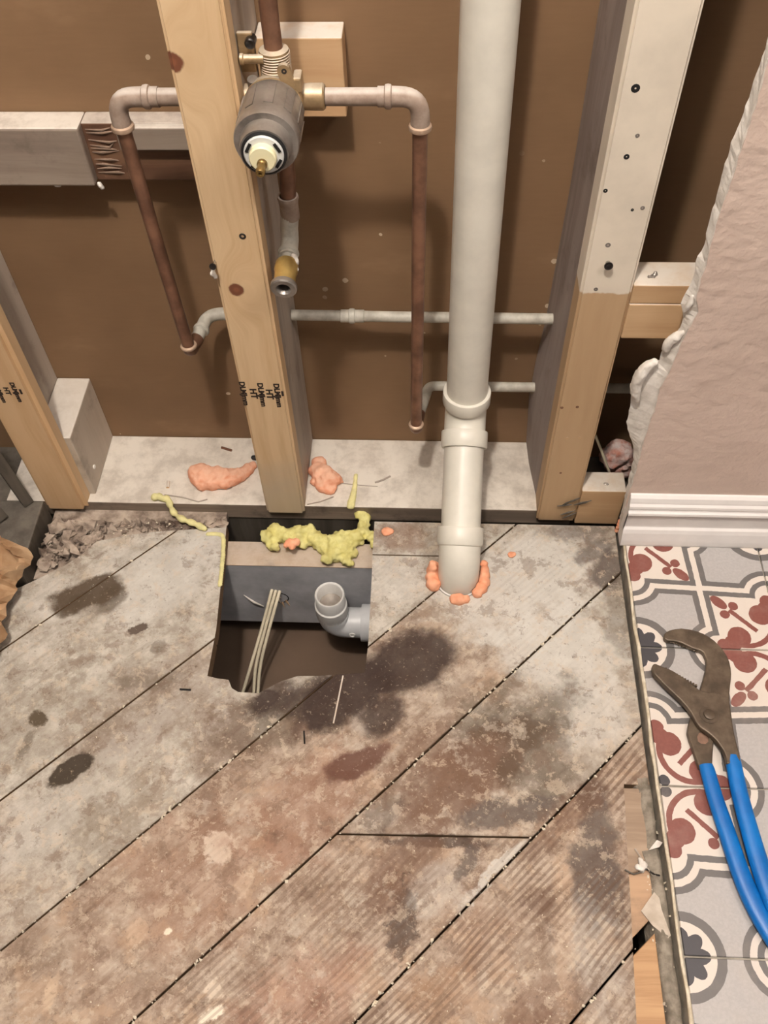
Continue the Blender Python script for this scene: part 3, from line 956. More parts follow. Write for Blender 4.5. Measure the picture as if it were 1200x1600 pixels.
q1, q2, q3 = PY(381, 615, 0), PY(409, 617, 0), PY(434, 618, 0)
q4, q5, q6 = PY(396, 615, 0), PY(421, 616, 0), PY(442, 615, 0)
stamp(e_c, [('DLMJmm', q1.x, q1.z, .0125, -math.pi / 2), ('DLMJmm', q2.x, q2.z, .0125, -math.pi / 2), ('DLMJmm', q3.x, q3.z, .0125, -math.pi / 2),
            ('HT', q4.x, q4.z, .0150, -math.pi / 2), ('HT', q5.x, q5.z, .0150, -math.pi / 2), ('mm', q6.x, q6.z, .0060, -math.pi / 2)], 0.0, 1)

# -- left stud
e_l = empty('wall_stud', (-.596, .02, .007), 'pine stud at the far left beside the short upright block', 'wall stud')
bm = bmesh.new()
prism_bm(bm, [(0.0, .0005), (.0092, .0005), (.0092, .0073), (.026, .0073), (.026, ST_TOP), (0.0, ST_TOP)], 'X', -.6315, -.5605)
bmesh.ops.recalc_face_normals(bm, faces=bm.faces[:])
bmesh.ops.bevel(bm, geom=[e for e in bm.edges if abs(e.verts[0].co.x - e.verts[1].co.x) < 1e-6 and e.verts[0].co.y < .001 and e.verts[1].co.y < .001], offset=.007, segments=4, affect='EDGES')
bmesh.ops.triangulate(bm, faces=[f for f in bm.faces if len(f.verts) > 4])
fin('face_board', bm, 'pine_left', e_l)
box('back_board', -.640, -.6055, .0262, WY - .0005, .0073, ST_TOP, 'side_grey', e_l, bev=.001)
q1, q2, q3, q4 = PY(23, 611, 0), PY(12, 613, 0), PY(33, 613, 0), PY(2, 619, 0)
stamp(e_l, [('DLMJmm', PY(25, 613, 0).x, PY(25, 613, 0).z, .0105, -math.pi / 2), ('HT', PY(11, 611, 0).x, PY(11, 611, 0).z, .0115, -math.pi / 2), ('mm', PY(33, 612, 0).x, PY(33, 612, 0).z, .006, -math.pi / 2), ('DLMJmm', PY(0, 614, 0).x, PY(0, 614, 0).z, .0105, -math.pi / 2)], 0.0, 1)

# -- short block beside it
sb = box('wood_block', -.6050, -.5505, .0265, WY - .001, .0075, .150, 'old_wood', bev=.002)
tag(sb, 'short dusty upright block on the sole plate against the left stud', 'wood block')
bm = bmesh.new()
screw(sb, -.5500, .055, .045, axis=(1, 0, 0), r=.004, out_=.002, material='gypsum')

# -- right stud
e_r = empty('wall_stud', (.216, .02, .007), 'half-painted stud with cream top and bare lower face by the broken wall', 'wall stud')
bm = bmesh.new()
prism_bm(bm, [(0.0, -.0045), (.0090, -.0045), (.0090, .0073), (.040, .0073), (.040, ST_TOP), (0.0, ST_TOP)], 'X', .1850, .2475)
bmesh.ops.recalc_face_normals(bm, faces=bm.faces[:])
bmesh.ops.bevel(bm, geom=[e for e in bm.edges if abs(e.verts[0].co.x - e.verts[1].co.x) < 1e-6 and e.verts[0].co.y < .001 and e.verts[1].co.y < .001], offset=.0035, segments=3, affect='EDGES')
bmesh.ops.triangulate(bm, faces=[f for f in bm.faces if len(f.verts) > 4])
fin('face_board', bm, 'stud_painted', e_r)
box('back_board', .1855, .2470, .0402, WY - .0005, .0073, ST_TOP, 'side_grey_shaded', e_r, bev=.001)
bm = bmesh.new()
prev = None
for (xx, zz) in ((.1755, .0076), (.1740, .03), (.1685, .12), (.1705, .20), (.1755, .28), (.1800, .5), (.1800, ST_TOP)):
    row = [bm.verts.new(c_) for c_ in ((.1853, WY - .001, zz), (xx, WY - .001, zz), (xx + .002, .11, zz), (.1853, .040, zz))]
    if prev:
        for k in range(4): bm.faces.new((prev[k], prev[(k + 1) % 4], row[(k + 1) % 4], row[k]))
    else: bm.faces.new(row)
    prev = row
bm.faces.new(prev[::-1])
fin('sister_board', bm, 'side_grey_shaded', e_r)
for (px, py, r, mt) in ((993, 138, .005, 'black'), (979, 245, .0035, 'black'), (946, 298, .0028, 'black'), (950, 383, .0035, 'steel_dull'), (996, 212, .0026, 'steel_dull'), (1004, 325, .0028, 'steel_dull'), (988, 328, .002, 'black'), (931, 452, .003, 'steel_dull'),
                        (878, 637, .0025, 'twig'), (902, 636, .0025, 'twig'), (876, 739, .002, 'twig'), (886, 685, .003, 'block_tan'), (906, 684, .003, 'block_tan')):
    q = PY(px, py, 0)
    lathe('nail_hole', (q.x, .001, q.z), (0, -1, 0), [(-.004, 0), (-.004, r), (.0012, r * .9), (.0014, r * .55), (.0008, 0)], mt, e_r, seg=12)
q = PY(950, 410, 0)
tube('nail', [(q.x, .02, q.z - .002), (q.x, -.007, q.z)], .003, 'chrome', e_r, seg=12)
lathe('nail_head', (q.x, -.006, q.z), (0, -1, 0), [(0, 0), (0, .0052), (.0016, .0052), (.002, .0035), (.0012, .002), (.0012, 0)], 'screw', e_r, seg=16)
# splintered corner at its foot
bm = bmesh.new()
for k in range(7):
    a = PY(905 + rq.uniform(-24, 12), 790 + rq.uniform(-20, 22), -.004)
    d = Vector((rq.uniform(.012, .026), rq.uniform(-.003, .001), rq.uniform(.004, .018)))
    tube_bm(bm, [a - d * .5, a, a + d * .5], [.0006, .0016, .0006], 6)
fin('splinter', bm, 'dark_timber', e_r)['kind'] = 'stuff'

# -- sole plate
pl = box('sole_plate', -.70, .2440, .0100, WY - .0005, -.0300, .0070, 'plate', bev=.002)
tag(pl, 'dust-covered bottom plate of the wall running along the back drywall', 'wall plate')
rim = box('rim_beam', -1.05, .60, .0120, WY + .05, -.2095, -.0305, 'dark_timber', bev=.001)
tag(rim, 'dark beam under the sole plate behind the floor opening', 'beam')

# -- blocks right of the right stud
rb = empty('wood_block', (.29, .02, .43), 'double cross block with a dusty top between right stud and broken wall', 'wood block')
z_t = PY(1040, 447, 0).z
box('upper_piece', .2478, .345, .0005, .046, .4490, z_t, 'block_tan', rb, bev=.0015)
box('lower_piece', .2478, .325, .0, .046, .3920, .4484, 'block_tan', rb, bev=.002)
q = PZ(1019, 432, z_t)
foam('plaster_blob', [((q.x, q.y, z_t), .004, .6), ((q.x + .004, q.y + .003, z_t + .002), .003), ((q.x - .004, q.y - .002, z_t + .001), .0025)], 'steel_dull', rb, voxel=.0015, amp=.002, freq=150)
q = PY(1052, 462, 0)
rl = box('wood_block', .2478, .3165, .0, .0395, -.0130, .0735, 'block_tan', bev=.0015)
tag(rl, 'low wooden block with white dusty top at the foot of the right stud', 'wood block')
q = PZ(946, 756, .0735)
foam('plaster_blob', [((q.x, q.y, .0735), .003, .5), ((q.x + .003, q.y - .001, .074), .002)], 'steel_dull', rl, voxel=.001, amp=.001, freq=200)

# -- cross blocking at upper left, with a rough notch
zt, zb_ = .6093, .5312
hb = empty('cross_blocking', (-.45, .1375, zb_), 'grey dusty cross board with a chiselled notch behind the left copper pipe', 'blocking board')
yb0 = .1172
box('board_end', -.75, -.4220, yb0, WY - .0005, zb_, zt, 'blocking', hb, bev=.003)
bm = bmesh.new()
bbox(bm, -.4222, -.2595, yb0 + .013, WY - .0005, zb_ + .0005, zt - .0005, .002)
fin('board_middle', bm, 'blocking_raw', hb)
bm = bmesh.new()
bbox(bm, -.378, -.2595, yb0 + .002, yb0 + .0135, zt - .030, zt - .0003, .002)
fin('board_lip', bm, 'blocking', hb)
bm = bmesh.new()
for k in range(10):
    z = zb_ + .012 + k * .0065 + rq.uniform(-.002, .002)
    tube_bm(bm, [(-.418, yb0 + .013, z), (-.40 + rq.uniform(-.01, .01), yb0 + .0115, z + rq.uniform(-.003, .003)), (-.378 + rq.uniform(-.01, .0), yb0 + .013, z + rq.uniform(-.003, .003))], [.0006, .0017, .0006], 6)
fin('splinter', bm, 'blocking_fibre', hb)['kind'] = 'stuff'
foam('plaster_blob', [((-.4185, yb0 + .006, zb_ - .001), .0035), ((-.416, yb0 + .006, zb_ - .005), .0028), ], 'gypsum', hb, voxel=.0015, amp=.0015, freq=200)

foam('plaster_blob', [((-.470, yb0 + .005, zb_ - .001), .003), ((-.475, yb0 + .005, zb_ - .0005), .0028)], 'gypsum', hb, voxel=.0015, amp=.0015, freq=200)

# -- backing block behind the valve
vb = box('wood_block', -.1950, -.0985, .1195, WY - .0005, .6225, .7135, 'block_pale', bev=.0015)
tag(vb, 'pale rectangular backing block on the drywall behind the shower valve', 'wood block')

# ================================================================== PLUMBING
VX, VY, VZ = -.1640, .040, .691
v = empty('shower_valve', (VX, VY, VZ), 'dull grey cylindrical shower mixing valve with exposed white cartridge', 'shower valve')
lathe('sleeve', (VX, .020, VZ), (0, -1, 0), [(0, 0), (0, .026), (.004, .0315), (.012, .0325), (.050, .0325), (.052, .0330), (.066, .0330), (.068, .0322), (.068, .0262), (.078, .0258), (.085, .0245), (.085, .0215), (.080, .0215), (.080, 0)], 'steel_dull', v, seg=48)
bm = bmesh.new()
for k in range(10):
    a = 2 * math.pi * k / 10 + .2
    bm2 = bmesh.new()
    c, s = math.cos(a), math.sin(a)
    ctr = Vector((VX + c * .0318, -.010, VZ + s * .0318))
    r = bmesh.ops.create_cube(bm, size=1.0)
    bm2.free()
    for w_ in r['verts']:
        l = Vector((w_.co.x * .0028, w_.co.y * .038, w_.co.z * .009))
        w_.co = ctr + Vector((l.x * c - l.z * s, l.y, l.x * s + l.z * c))
fin('sleeve_rib', bm, 'steel_dull', v)
lathe('collar', (VX, .046, VZ), (0, -1, 0), [(0, 0), (0, .020), (.010, .024), (.018, .0305), (.026, .0312), (.028, .027), (.028, 0)], 'brass_dull', v, seg=40)
lathe('seal_ring', (VX, -.0645, VZ), (0, -1, 0), [(0, .0195), (0, .0228), (.0022, .0228), (.0028, .0215), (.0022, .0195)], 'rubber', v, seg=40, closed=True)
lathe('cartridge_ring', (VX, -.058, VZ), (0, -1, 0), [(0, 0), (0, .0200), (.010, .0200), (.0112, .0188), (.0112, .0), ], 'cartridge_white', v, seg=40)
for k, a in enumerate((30, 150, 270 + 58, 235)):
    a = math.radians(a)
    c, s = math.cos(a), math.sin(a)
    bm = bmesh.new()
    r = bmesh.ops.create_cube(bm, size=1.0)
    for w_ in r['verts']:
        l = Vector((w_.co.x * .0030, w_.co.y * .002, w_.co.z * .010))
        w_.co = Vector((VX + c * .0165, -.0692, VZ + s * .0165)) + Vector((l.x * c - l.z * s, l.y, l.x * s + l.z * c))
    fin('cartridge_slot', bm, 'black', v)
lathe('cartridge_cap', (VX - .0005, -.069, VZ - .0005), (0, -1, 0), [(0, 0), (0, .0138), (.006, .0136), (.0075, .0122), (.0075, 0)], 'cartridge_cream', v, seg=32)
lathe('stem', (VX - .001, -.076, VZ - .004), (0, -1, 0), [(0, 0), (0, .0052), (.004, .0052), (.005, .0042), (.011, .0042), (.012, .0048), (.017, .0048), (.0185, .0038), (.0185, .0018), (.016, .0015), (.016, 0)], 'brass_stem', v, seg=20)
# body block, inlets, threaded outlets, ears
lathe('valve_body', (VX, .064, VZ), (0, -1, 0), [(0, 0), (0, .017), (.003, .019), (.022, .019), (.024, 0)], 'brass_dull', v, seg=28)
lathe('inlet', (VX + .016, VY, VZ), (1, 0, 0), [(0, .0125), (.022, .0135), (.034, .0135), (.036, .0118), (.036, .0092), (.0, .0092)], 'brass_dull', v, seg=24)
lathe('inlet', (VX - .016, VY, VZ), (-1, 0, 0), [(0, .0125), (.022, .0135), (.034, .0135), (.036, .0118), (.036, .0092), (.0, .0092)], 'brass_dull', v, seg=24)
th = [(0, .0125), (.004, .0125), (.006, .0150), (.008, .0150)]
d = .009
while d < .031:
    th += [(d, .0152), (d + .0007, .0163), (d + .0014, .0152)]
    d += .0027
th += [(.032, .0155), (.034, .0150), (.036, .0105), (.036, 0)]
lathe('threaded_outlet', (VX + .0035, VY, VZ + .016), (0, 0, 1), th, 'brass_dull', v, seg=32)
lathe('lower_outlet', (VX + .0035, VY, VZ - .016), (0, 0, -1), [(0, .013), (.012, .013), (.014, .0115), (.014, .009)], 'brass_dull', v, seg=24)
for k, (ex, ez, tilt) in enumerate(((.0165, .030, -.25),)):
    bm = bmesh.new()
    pts = [(-.006, -.012), (.006, -.012), (.0068, .006)] + [(.0068 * math.cos(math.radians(t)), .008 + .0068 * math.sin(math.radians(t))) for t in range(20, 180, 20)] + [(-.0068, .006)]
    prism_bm(bm, pts, 'Y', -.003, .003)
    bmesh.ops.triangulate(bm, faces=[f for f in bm.faces if len(f.verts) > 4])
    for w_ in bm.verts:
        w_.co = Matrix.Rotation(tilt, 3, 'Y') @ w_.co + Vector((VX + ex, .022, VZ + ez))
    ear = fin('mounting_ear', bm, 'brass_dull', v)
    lathe('ear_hole', (VX + ex - .0015, .0195, VZ + ez + .008), (0, -1, 0), [(0, 0), (0, .0028), (.0008, .0028), (.0008, .0018), (.0002, 0)], 'screw', ear, seg=14)
box('bracket', VX + .022, VX + .031, .020, .040, VZ + .014, VZ + .030, 'brass_dull', v, bev=.002)
lathe('bracket_screw', (VX - .026, .030, VZ + .045), (-1, 0, .0), [(-.02, 0), (-.02, .0045), (.0, .0045), (.001, .0055), (.004, .0055), (.005, 0)], 'brass_dull', v, seg=16)
lathe('stop_cap', (VX - .020, .028, VZ + .024), (0, -.3, 1), [(-.012, 0), (-.012, .006), (.0, .006), (.002, .0055), (.003, 0)], 'steel_dull', v, seg=16)
lathe('bracket_knob', (VX - .018, .030, VZ + .060), (0, -1, .0), [(-.012, 0), (-.012, .0055), (.0, .0055), (.001, .0042), (-.0005, .0015), (-.0005, 0)], 'screw', v, seg=16)
box('bracket', VX - .032, VX - .016, .036, .042, VZ + .028, VZ + .068, 'brass_dull', v, bev=.0015)


def ring_bead(name, c, axis, r, w, material, parent):
    return lathe(name, c, axis, [(-w, r - .0015), (-w * .6, r + .0012), (0, r + .0018), (w * .6, r + .0012), (w, r - .0015)], material, parent, seg=24)


def elbow_pts(a, c, b, r=.018, n=8):
    """a quarter bend rounding corner c between the runs from a and to b"""
    a, c, b = Vector(a), Vector(c), Vector(b)
    p0 = c + (a - c).normalized() * r
    p1 = c + (b - c).normalized() * r
    return [p0 * (1 - t) ** 2 + c * 2 * t * (1 - t) + p1 * t * t for t in [k / n for k in range(n + 1)]]


CR = .0084   # copper tube radius
# -- riser above the valve
rz = empty('copper_riser', (VX + .0035, VY, VZ + .05), 'copper riser tube climbing from the valve top', 'pipe')
tube('riser_tube', [(VX + .0035, VY, VZ + .050), (VX + .0035, VY, VZ + .30), (VX + .0035, VY, 2.3)], .0095, 'copper', rz)

# -- right supply: across, down, back to the wall pipe
DXR, ZR = -.0115, .166
hr = empty('supply_pipe', (DXR, VY, ZR), 'right copper supply pipe with dusty horizontal arm and long vertical drop', 'pipe')
cr_ = (DXR, VY, VZ)
tube('arm_tube', [(VX + .0525, VY, VZ), (DXR - .040, VY, VZ)], .0092, 'copper_dusty', hr)
el = elbow_pts((0 - .2, VY, VZ), cr_, (DXR, VY, 0), .022)
tube('elbow', [Vector((DXR - .045, VY, VZ)), Vector((DXR - .028, VY, VZ))] + el + [Vector((DXR, VY, VZ - .028)), Vector((DXR, VY, VZ - .034))], [.0105, .0105] + [.0102] * len(el) + [.0105, .0105], 'copper_dusty', hr)
ring_bead('solder_bead', (DXR - .034, VY, VZ), (1, 0, 0), .0108, .005, 'copper_dusty', hr)
ring_bead('solder_bead', (DXR, VY, VZ - .034), (0, 0, 1), .0112, .004, 'solder', hr)
tube('drop_tube', [(DXR, VY, VZ - .03), (DXR - .001, VY, .4), (DXR - .002, VY, ZR + .004)], CR, 'copper', hr)
ring_bead('solder_bead', (DXR - .002, VY, ZR + .013), (0, 0, 1), .0098, .003, 'solder', hr)
XE = DXR - .002
el = elbow_pts((XE, VY, 1), (XE, VY, ZR), (XE, .2, ZR), .012)
tube('back_elbow', [Vector((XE, VY, ZR + .014))] + el + [Vector((XE + .004, .075, ZR))], .0098, 'copper', hr)
el = elbow_pts((XE + .012, VY, ZR), (XE + .016, .1335, ZR), (.3, .1335, ZR), .014)
tube('back_tube', [Vector((XE + .004, .07, ZR))] + el + [Vector((.05, .1335, ZR)), Vector((.1755, .1335, ZR))], .0078, 'pipe_painted', hr)
tube('back_tube', [Vector((.2480, .1335, ZR)), Vector((.60, .1335, ZR))], .0078, 'pipe_painted', hr)

# -- left supply
DXL, ZL = -.3345, .322
hl = empty('supply_pipe', (DXL, VY, ZL), 'left copper supply pipe with dusty elbow and long leaning drop', 'pipe')
tube('arm_tube', [(VX - .0525, VY, VZ), (DXL + .040, VY, VZ)], .0092, 'copper_dusty', hl)
el = elbow_pts((0, VY, VZ), (DXL - .003, VY, VZ), (DXL - .003, VY, 0), .022)
tube('elbow', [Vector((DXL + .045, VY, VZ)), Vector((DXL + .028, VY, VZ))] + el + [Vector((DXL - .003, VY, VZ - .034))], [.0105, .0105] + [.0102] * len(el) + [.0105], 'copper_dusty', hl)
ring_bead('solder_bead', (DXL + .032, VY, VZ), (1, 0, 0), .0108, .005, 'copper_dusty', hl)
ring_bead('solder_bead', (DXL - .003, VY, VZ - .034), (0, 0, 1), .0112, .004, 'solder', hl)
XL_ = -.3295
tube('drop_tube', [(DXL - .003, VY, VZ - .03), (DXL, VY, .5), (XL_, VY, ZL + .004)], CR, 'copper', hl)
ring_bead('solder_bead', (XL_, VY, ZL + .012), (0, 0, 1), .0098, .003, 'solder', hl)
el = elbow_pts((XL_, VY, 1), (XL_, VY, ZL), (XL_ + .01, .2, ZL), .012)
tube('back_elbow', [Vector((XL_, VY, ZL + .014))] + el + [Vector((XL_ + .005, .068, ZL))], .0098, 'copper', hl)
el = elbow_pts((XL_ + .006, .07, ZL), (XL_ + .012, .120, ZL), (.3, .120, ZL), .022)
tube('back_tube', [Vector((XL_ + .004, .063, ZL))] + el + [Vector((-.2600, .120, ZL))], .0092, 'pipe_painted', hl)
ring_bead('solder_bead', (XL_ + .008, .086, ZL), (.1, 1, 0), .0100, .004, 'pipe_painted', hl)
tube('back_tube', [Vector((-.1955, .119, ZL)), Vector((-.02, .117, ZL)), Vector((.1795, .116, ZL))], .0078, 'pipe_painted', hl)
ring_bead('coupling', (-.108, .118, ZL), (1, 0, 0), .0092, .006, 'pipe_painted', hl)
lathe('coupling', (-.125, .118, ZL), (1, 0, 0), [(0, .0078), (.001, .0092), (.034, .0092), (.035, .0078)], 'pipe_painted', hl, seg=20)

# -- spout drop
SX = -.1610
sp = empty('spout_pipe', (SX, VY, .50), 'short copper drop under the valve ending in an open brass fitting', 'pipe')
SX2 = SX - .004
tube('drop_tube', [(VX + .0035, VY, VZ - .028), (SX - .001, VY, .60), (SX2, VY, .560)], .0092, 'copper', sp)
lathe('coupling', (SX2, VY, .572), (0, 0, -1), [(0, .0098), (0, .0120), (.003, .0128), (.006, .0118), (.012, .0112), (.030, .0112), (.031, .0095)], 'copper_dusty', sp, seg=24)
el = elbow_pts((SX2, VY, 1), (SX2 - .003, VY - .002, .511), (SX2 - .006, -.1, .498), .018)
tube('elbow', [Vector((SX2, VY, .548))] + el + [Vector((SX2 - .0035, VY - .03, .508))], .0108, 'pipe_painted', sp)
ring_bead('solder_bead', (SX2 - .0035, VY - .024, .509), (0, -1, -.1), .0112, .004, 'pipe_painted', sp)
BA = Vector((-.02, -1, -.16)).normalized()
b0 = Vector((SX2 - .0035, VY - .026, .5085))
tube('stub', [b0, b0 + BA * .018], .0082, 'pipe_painted', sp)
lathe('brass_fitting', b0 + BA * .013, BA, [(0, .0085), (0, .0125), (.002, .0138), (.012, .0145), (.016, .0132), (.030, .0125), (.034, .0118), (.036, .0118)], 'brass', sp, seg=28)
lathe('mouth', b0 + BA * .047, BA, [(0, .011), (.0, .0150), (.0015, .0158), (.006, .0158), (.0075, .0145), (.0075, .0090), (.004, .0066), (-.012, .0066), (-.012, 0)], 'steel_dull', sp, seg=28)
foam('corrosion', [(tuple(b0 + BA * .016 + Vector((.0105, 0, .004))), .005), (tuple(b0 + BA * .012 + Vector((.009, 0, .008))), .004), (tuple(b0 + BA * .024 + Vector((.0115, 0, .001))), .004)], 'gypsum', sp, voxel=.0015, amp=.0015, freq=180)

# -- PVC stack: upright, offset forward by two eighth bends, down through the floor
PR = .0305
PXc, PYc = .0585, .0790
st = empty('vent_stack', (pv.x, pv.y, 0), 'white plastic drain stack offset forward and passing through the floor', 'drain pipe')
top = Vector((.0560, PYc, 2.35))
h1 = Vector((PXc + .0035, PYc, .198))
tube('upper_pipe', [top, Vector((.0572, PYc, .8)), h1], PR, 'pvc', st, seg=40)
lathe('hub', h1 + Vector((0, 0, .014)), (0, 0, -1), [(0, PR), (0, .0355), (.002, .0362), (.020, .0362), (.024, .0345), (.026, PR)], 'pvc', st, seg=40)
bend1 = h1 + Vector((0, 0, -.036))
bot = Vector((pv.x, pv.y, 0))
bend2 = Vector((pv.x, pv.y, .030))
dirn = (bend2 - bend1)
dn = dirn.normalized()
c1 = [bend1 + Vector((0, 0, .030))] + elbow_pts(bend1 + Vector((0, 0, 1)), bend1, bend2, .024) + [bend1 + dn * .034]
tube('upper_bend', c1, .0318, 'pvc', st, seg=40)
lathe('hub', bend1 + dn * .028, dn, [(0, PR), (0, .0350), (.0015, .0358), (.024, .0358), (.026, .0345), (.026, PR)], 'pvc', st, seg=40)
L = dirn.length
tube('offset_pipe', [bend1 + dn * .03, bend1 + dn * (L - .03)], PR, 'pvc', st, seg=40)
lathe('hub', bend1 + dn * (L - .062), dn, [(0, PR), (0, .0345), (.0015, .0355), (.024, .0355), (.028, .034), (.030, PR)], 'pvc', st, seg=40)
c2 = [bend2 - dn * .036] + elbow_pts(bend1, bend2, bend2 + Vector((0, 0, -1)), .028) + [bend2 + Vector((0, 0, -.09))]
tube('lower_bend', c2, .0318, 'pvc', st, seg=40)
lathe('floor_ring', (pv.x, pv.y, -.006), (0, 0, 1), [(0, .0330), (0, .0355), (.006, .0355), (.006, .0330)], 'pvc_white', st, seg=40, closed=True)
print('STACK', bend1, bend2, dn)

# foam round the stack where it meets the floor
fo = []
for a, r, dz in ((200, .010, 0), (185, .009, .002), (170, .008, .004), (160, .007, .008), (172, .006, .016), (168, .005, .022), (272, .008, -.001), (262, .007, -.002), (285, .006, -.002), (330, .008, .001), (345, .008, .002), (0, .007, .004), (10, .006, .010), (315, .007, 0), (18, .005, .018)):
    a = math.radians(a)
    fo.append(((pv.x + math.cos(a) * .041, pv.y + math.sin(a) * .041, .004 + dz), r * 1.25))
tag(foam('sealing_foam', fo[:6], 'foam_orange', voxel=.002, amp=.002, freq=110, seed=1), 'orange expanding foam lump at the left side of the drain stack foot', 'foam')
tag(foam('sealing_foam', fo[6:9], 'foam_orange', voxel=.002, amp=.002, freq=110, seed=2), 'orange foam patch in front of the drain stack foot', 'foam')
tag(foam('sealing_foam', fo[9:], 'foam_orange', voxel=.002, amp=.002, freq=110, seed=3), 'orange foam running up the right side of the drain stack foot', 'foam')

# loose foam pieces on the plate
def zf(x, y, z=.012): return PZ(x, y, z)
fl = []
for (a, b, r) in ((312, 742, .017), (322, 746, .018), (336, 748, .018), (350, 749, .0165), (362, 746, .014), (372, 742, .012), (381, 737, .010), (388, 731, .0085), (394, 725, .007), (316, 752, .014), (330, 752, .015)):
    q = PZ(a, b, .015)
    fl.append(((q.x, q.y, .0075 + r * .55), r * 1.22, .85))
tag(foam('foam_piece', fl, 'foam_orange_dust', voxel=.0025, amp=.0035, freq=75, seed=4), 'curled orange foam piece on the sole plate between the left two studs', 'foam')
fl = []
for (a, b, r) in ((498, 722, .011), (496, 735, .013), (503, 742, .016), (512, 750, .016), (518, 748, .013), (506, 756, .013), (515, 762, .010), (525, 748, .009), (494, 750, .009), (534, 750, .003)):
    q = PZ(a, b, .015)
    fl.append(((q.x, q.y, .0075 + r * .55), r * 1.22, .85))
tag(foam('foam_piece', fl, 'foam_orange_dust', voxel=.0025, amp=.0035, freq=75, seed=5), 'orange foam lump on the sole plate just right of the centre stud', 'foam')
for k, (a, b, r, lb) in enumerate(((799, 866, .006, 'small orange foam drip on the boards right of the drain stack'), (604, 830, .009, 'orange foam crumb on the boards beside the yellow foam'))):
    q = PZ(a, b, .003)
    tag(foam('foam_crumb', [((q.x, q.y, .002), r, .5), ((q.x + r * .7, q.y + .001, .002), r * .7, .5)], 'foam_orange', voxel=.0012, amp=.001, freq=150, seed=6 + k), lb, 'foam')
q = PZ(966, 826, .01)
tag(foam('foam_crumb', [((q.x - .001, q.y, .006 + k * .008), .004) for k in range(4)], 'foam_orange', voxel=.0015, amp=.002, freq=150, seed=9), 'reddish orange foam sliver in the corner by the baseboard', 'foam')

# yellow foam mass at the back of the opening
fy = []
for (a, b, r) in ((428, 830, .014), (420, 840, .012), (424, 850, .010), (440, 835, .016), (452, 838, .016), (466, 836, .017), (478, 832, .016), (490, 838, .016), (500, 846, .015), (510, 852, .017), (522, 850, .018), (534, 846, .018), (546, 842, .018), (558, 838, .015), (566, 832, .013), (568, 820, .011), (570, 810, .010), (562, 806, .008), (520, 864, .015), (534, 862, .016), (546, 858, .014), (540, 874, .010), (548, 880, .006), (512, 872, .010), (432, 856, .008), (456, 846, .012), (486, 828, .010), (470, 848, .010), (580, 840, .009), (584, 850, .006)):
    q = PZ(a, b, -.012)
    fy.append(((q.x, q.y, -.013 + rq.uniform(-.004, .004)), r * 1.02, .9))
tag(foam('spray_foam', fy, 'foam_yellow', voxel=.0024, amp=.0085, freq=62, seed=12), 'large lumpy yellow spray foam mass along the back of the floor opening', 'foam')
q = PZ(453, 849, .0)
tag(foam('foam_crumb', [((q.x + dx, q.y + dy, .001), r, .7) for dx, dy, r in ((0, 0, .008), (.009, .002, .008), (.004, -.006, .007), (-.006, -.004, .005))], 'foam_orange', voxel=.0015, amp=.002, freq=130, seed=13), 'orange foam crumb stuck on the yellow spray foam', 'foam')
pts = [zf(240, 778, .012), zf(247, 774, .014), zf(254, 780, .012), zf(262, 779, .013), zf(266, 790, .010), zf(272, 801, -.0), zf(284, 811, .006), zf(298, 816, .006), zf(310, 821, .006), zf(320, 826, .005)]
sp_ = smooth_path(pts, 5)
fy = [((p.x, p.y, p.z), .0052 + .0012 * math.sin(i * 1.1)) for i, p in enumerate(sp_)]
tag(foam('foam_strand', fy, 'foam_yellow_pale', voxel=.002, amp=.0015, freq=120, seed=14), 'wormlike yellow foam strand draped over the sole plate edge', 'foam')
pts = [zf(556, 742, .009), zf(554, 760, .010), zf(551, 775, .011), zf(548, 788, .011)]
sp_ = smooth_path(pts, 6)
n_ = len(sp_)
tag(foam('foam_strand', [((p.x, p.y, .008), .0035 + .0042 * i / n_, .7) for i, p in enumerate(sp_)], 'foam_yellow_pale', voxel=.0015, amp=.001, freq=140, seed=15), 'short tapering yellow foam drip on the sole plate right of centre', 'foam')
pts = [zf(325, 834, .001), zf(338, 834, .001), zf(348, 838, .001), zf(349, 860, -.001), zf(347, 890, -.002), zf(344, 915, -.002)]
tag(foam('foam_strand', [((p.x, p.y, .000), .0042, .5) for p in smooth_path(pts, 7)], 'foam_yellow_pale', voxel=.0015, amp=.0012, freq=140, seed=16), 'flat pale yellow foam smear at the left rim of the opening', 'foam')

# ================================================================== INSIDE THE OPENING
JY = -.0885
jo = box('floor_joist', -.95, .60, JY, JY + .046, -.2095, -.0250, 'joist', bev=.002)
tag(jo, 'grey painted floor joist crossing the back of the floor opening', 'joist')
box('bare_top', -.327, -.0800, JY - .0006, JY + .046, -.0252, -.0235, 'joist_raw', jo, bev=.0006)
q = PY(437, 934, JY)
lathe('drilled_hole', (q.x, JY + .004, q.z), (0, -1, 0), [(0, 0), (0, .016), (.0045, .016), (.0045, .0145), (.0012, .012), (.001, 0)], 'black', jo, seg=20)
bm = bmesh.new()
for k in range(6):
    a = q + Vector((rq.uniform(-.012, .012), -.002, rq.uniform(-.012, .012)))
    tube_bm(bm, [a, a + Vector((rq.uniform(-.008, .008), -.006, rq.uniform(-.010, .002)))], [.0022, .0004], 6)
fin('splinter', bm, 'joist_raw', jo)
a = PY(381, 929, JY)
b = PY(412, 946, JY)
tube('scratch', [a + Vector((0, -.001, 0)), (a + b) / 2 + Vector((0, -.003, -.002)), b + Vector((0, -.002, 0))], [.0006, .0022, .0008], 'gypsum', jo, seg=8)

